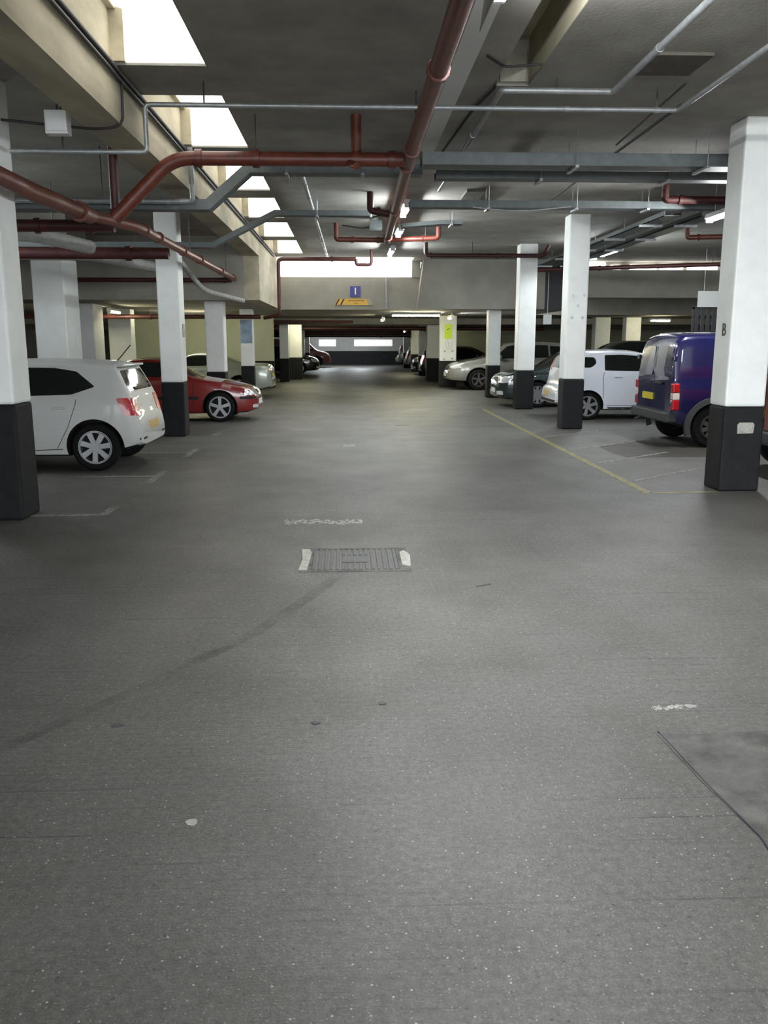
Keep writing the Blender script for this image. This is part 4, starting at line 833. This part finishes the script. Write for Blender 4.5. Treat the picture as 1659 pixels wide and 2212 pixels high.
# --- blue panel van
def build_van(label, paint):
    L = 4.27
    c = Car('panel_van', label, 'van', L, 1.80,
        [(0, 1.18), (.012, 1.45), (.04, 1.62), (.10, 1.74), (.18, 1.785), (.4, 1.80), (1.6, 1.80), (2.4, 1.79), (2.75, 1.70), (3.3, 1.14), (3.45, 1.08), (3.9, .96), (4.15, .82), (4.25, .6), (4.27, .5)],
        [(0, 1.0), (3.2, .98), (4.27, .8)], 0.24, (0.68, 3.34), 0.33, 0.39,
        plan=[(0, .935), (0.03, .965), (.1, .985), (.3, 1.0), (L - 1.0, 1.0), (L - .5, .96), (L - .2, .88), (L - .06, .78), (L, .66)], tumble=0.13, paint=paint, rim=0.195, rimm=M['steelrim'], spokes=8, rb=0.09)
    # bumper, arch flares, lamps
    MB().prism([(-0.86, .40), (0.86, .40), (0.86, .565), (-0.86, .565)], 'x', -0.09, 0.10).build('bumper', M['greytrim'], c.root, bevel=0.03)
    for ax in (0.68, 3.34):
        for sd in (-1, 1):
            mb = MB(); n = 22; vs = []
            for k in range(n + 1):
                an = math.radians(-18) + (math.pi + math.radians(36)) * k / n
                for rr, yy in ((.385, .88), (.385, .925), (.47, .918), (.48, .88)):
                    vs.append((ax + rr * math.cos(an), sd * yy, .33 + rr * math.sin(an)))
            fs = [(k*4 + q, k*4 + (q+1) % 4, (k+1)*4 + (q+1) % 4, (k+1)*4 + q) for k in range(n) for q in range(4)] + [(0,1,2,3), (n*4+3, n*4+2, n*4+1, n*4)]
            mb.add(vs, fs); mb.build('wheel_arch_trim', M['greytrim'], c.root, smooth=True)
    for sd in (-1, 1):
        tl = MB().box(-.012, .10, min(sd*.79, sd*.912), max(sd*.79, sd*.912), .60, .76).build('tail_light', M['tail'], c.root, bevel=0.015)
        MB().box(-.010, .098, min(sd*.79, sd*.911), max(sd*.79, sd*.911), .765, .87).build('lens', M['tailw'], tl, bevel=0.01)
        MB().box(-.012, .096, min(sd*.79, sd*.910), max(sd*.79, sd*.910), .875, 1.02).build('lens', M['tail'], tl, bevel=0.015)
    p = MB().box(-.02, 0.0, .0, .50, .72, .83).build('number_plate', M['plate_y'], c.root)
    c.root['_'] = 0; del c.root['_']
    mb = MB()
    for i in range(6): mb.box(-.023, -.02, .035 + i * .074, .085 + i * .074, .735, .815)
    c.decal('door_gap', [(-.008, .58), (.008, .58), (.008, 1.72), (-.008, 1.72)], '-x', M['under'], off=0.002, r=0, thick=0.006, maxe=0.15)
    c.decal('door_panel', [(-.74, 1.12), (-.08, 1.12), (-.08, 1.60), (-.70, 1.60)], '-x', paint, off=0.012, r=0.06)
    c.decal('door_panel', [(.08, 1.12), (.74, 1.12), (.70, 1.60), (.08, 1.60)], '-x', paint, off=0.012, r=0.06)
    MB().box(-.035, 0.0, -.42, -.1, .985, 1.025).build('door_handle', M['trim'], c.root, bevel=0.012)
    for z in (.66, 1.38):
        for sd in (-1, 1): MB().box(-.02, .04, min(sd*.80, sd*.88), max(sd*.80, sd*.88), z + 0.42 * 0, z + .07).build('hinge', paint, c.root, bevel=0.01)
    c.decal('windscreen', [(-.68, 1.14), (.68, 1.14), (.62, 1.66), (-.62, 1.66)], '+x', M['glass'], r=0.05)
    c.both('window', [(2.25, 1.08), (3.15, 1.08), (2.75, 1.58), (2.25, 1.60)], M['glass'])
    c.both('side_moulding', [(1.15, .93), (2.2, .93), (2.2, .98), (1.15, .98)], paint, off=0.012, r=0.015)
    c.both('side_moulding', [(1.15, .52), (2.9, .52), (2.9, .58), (1.15, .58)], M['greytrim'], off=0.012, r=0.015)
    c.pair('headlight', [(.45, .74), (.78, .78), (.78, .96), (.5, .9)], '+x', M['head'], off=0.006)
    c.mirror(2.95, 1.12, M['trim']); c.handle(2.35, .92, M['trim'])
    MB().tube([(-.14, .45, .36), (-.02, .45, .40), (.3, .45, .38)], 0.025, 8).build('tow_bar', M['dark'], c.root)
    return c
van = build_van('dark blue panel van with grey bumper, rear doors towards the aisle', M['cblue'])
van.place(5.14, 14.36, 1)
rv = copy_tree(van.root); rv['label'] = 'red van at the picture edge behind the stickered pillar'
def repaint(root, m, old):
    for o in root.children_recursive:
        if o.type == 'MESH':
            for sl in o.material_slots:
                if sl.material == old:
                    sl.link = 'OBJECT'; sl.material = m
repaint(rv, M['cred'], M['cblue']); rv.location = (5.30, 10.75, 0)

# --- silver off-roader
c = Car('off_roader_car', 'silver off-roader with its bonnet in front of the notice pillar', 'car', 4.75, 1.80,
        [(0, .6), (.03, .8), (.1, 1.0), (.22, 1.12), (.55, 1.55), (.7, 1.62), (1.4, 1.67), (2.3, 1.67), (2.75, 1.60), (3.3, 1.17), (3.45, 1.10), (4.0, 1.01), (4.45, .90), (4.65, .78), (4.72, .66), (4.75, .55)],
        [(0, .85), (.3, 1.08), (3.2, 1.03), (4.75, .85)], 0.30, (0.9, 3.66), 0.36, 0.43, paint=M['csilver'], rim=0.235, spokes=5, rimm=M['steelrim'], tumble=0.32)
c.both('window', [(.55, 1.18), (1.15, 1.13), (1.17, 1.52), (.82, 1.50)], M['glass']); c.both('window', [(1.22, 1.12), (2.1, 1.10), (2.1, 1.56), (1.24, 1.54)], M['glass']); c.both('window', [(2.16, 1.10), (3.15, 1.08), (2.68, 1.50), (2.4, 1.55), (2.16, 1.56)], M['glass'])
c.decal('windscreen', [(-.66, 1.15), (.66, 1.15), (.56, 1.55), (-.56, 1.55)], '+x', M['glass'], r=0.05); c.decal('rear_window', [(-.6, 1.18), (.6, 1.18), (.54, 1.5), (-.54, 1.5)], '-x', M['glass'], r=0.05)
c.pair('headlight', [(.42, .76), (.80, .78), (.82, .93), (.46, .86)], '+x', M['head'], off=0.008); c.both('headlight', [(4.26, .76), (4.62, .74), (4.60, .83), (4.32, .90)], M['head'], off=0.008, r=0.02)
c.decal('grille', [(-.38, .66), (.38, .66), (.40, .82), (-.40, .82)], '+x', M['trim'])
c.pair('tail_light', [(.55, .85), (.8, .85), (.8, 1.08), (.6, 1.08)], '-x', M['tail']); c.plate('-x', 0, .7, M['plate_y']); c.plate('+x', 0, .52, M['plate_w'])
c.handle(1.45, .96, M['csilver']); c.handle(2.35, .94, M['csilver']); c.mirror(2.95, 1.12, M['csilver']); c.seam([(2.13, .36), (2.13, 1.08)]); c.seam([(3.2, .36), (3.25, 1.0)])
c.both('sill_trim', [(1.4, .36), (3.15, .36), (3.15, .42), (1.4, .42)], M['trim'], r=0.01)
c.place(8.2, 30.9, -1)
proto_suv = c

# --- dark green saloon nose
c = Car('saloon_car', 'dark green car with bright grille between the right pillars', 'car', 4.3, 1.78,
        [(0, .5), (.03, .7), (.1, .95), (.25, 1.0), (.6, 1.05), (1.1, 1.32), (1.4, 1.42), (2.1, 1.45), (2.5, 1.40), (3.05, 1.03), (3.2, .98), (3.75, .92), (4.1, .82), (4.24, .72), (4.29, .6), (4.3, .48)],
        [(0, .8), (.3, .95), (3.0, .93), (4.3, .78)], 0.19, (0.85, 3.30), 0.325, 0.385, paint=M['cgreen'], rim=0.225, spokes=10)
c.both('window', [(.95, 1.06), (1.85, 1.0), (1.85, 1.36), (1.35, 1.33)], M['glass']); c.both('window', [(1.92, 1.0), (2.95, .98), (2.5, 1.30), (2.2, 1.365), (1.92, 1.37)], M['glass'])
c.decal('windscreen', [(-.66, 1.02), (.66, 1.02), (.55, 1.39), (-.55, 1.39)], '+x', M['glass'], r=0.05); c.decal('rear_window', [(-.6, 1.05), (.6, 1.05), (.52, 1.36), (-.52, 1.36)], '-x', M['glass'], r=0.05)
c.pair('headlight', [(.42, .62), (.80, .64), (.82, .82), (.46, .76)], '+x', M['head'], off=0.008); c.both('headlight', [(4.0, .64), (4.22, .62), (4.20, .76), (4.02, .80)], M['head'], off=0.008, r=0.02)
c.decal('grille', [(-.36, .56), (.36, .56), (.40, .76), (-.40, .76)], '+x', M['chrome'])
c.pair('fog_lamp', [(.5, .32), (.72, .32), (.72, .42), (.5, .42)], '+x', M['head'], r=0.02); c.pair('tail_light', [(.45, .78), (.8, .78), (.8, .93), (.5, .93)], '-x', M['tail'])
c.plate('+x', 0, .42, M['plate_w']); c.plate('-x', 0, .66, M['plate_y']); c.handle(1.2, .86, M['cgreen']); c.handle(2.1, .85, M['cgreen']); c.mirror(2.8, 1.02, M['cgreen']); c.seam([(1.88, .28), (1.88, .98)])
c.place(8.15, 22.85, -1)
proto_saloon = c

# --- pale green coupe behind the red one
def dup(proto, label, x, y, heading, paint=None, old=None):
    r_ = copy_tree(proto.root); r_['label'] = label; r_.location = (x, y, 0); r_.rotation_euler = (0, 0, 0 if heading > 0 else math.pi)
    if paint: repaint(r_, paint, old)
    return r_
dup(proto_coupe, 'pale green coupe parked beyond the red one, tail to the aisle', -2.33, 27.25, -1, M['cgreen2'], M['cred'])
dup(proto_suv, 'black off-roader seen over the roof of the cool white hatchback', 10.9, 26.9, -1, M['cblack'], M['csilver'])
dup(proto_suv, 'black off-roader deep behind the blue van', 16.2, 27.2, -1, M['cblack'], M['csilver'])
dup(proto_hatch, 'black hatchback behind the silver off-roader', 9.4, 36.3, -1, M['cblack'], M['cwhite'])
dup(proto_saloon, 'dark saloon in the far hall on the left, nose to the aisle', -5.8, 45.3, 1, M['cblack'], M['cgreen'])
dup(van, 'dark red van in the far hall close to the end wall', -5.4, 57.8, 1, mat('maroon_car_paint', (0.16, 0.03, 0.035), 0.3, 0, coat=1.0), M['cblue']).rotation_euler = (0, 0, 0)
dup(proto_hatch, 'black hatchback with a red tail lamp just past the notice pillar', 3.35, 40.6, 1, M['cblack'], M['cwhite'])
dup(proto_saloon, 'dark saloon next behind the black hatchback in the far hall', 7.6, 44.95, -1)
dup(proto_hatch, 'silver hatchback in the far hall near the yellow-lit pillar', 3.4, 52.3, 1, M['csilver'], M['cwhite'])
dup(proto_small, 'small silver car in the far hall before the end wall', 3.2, 58.3, 1, M['csilver'], M['cwhite2'])
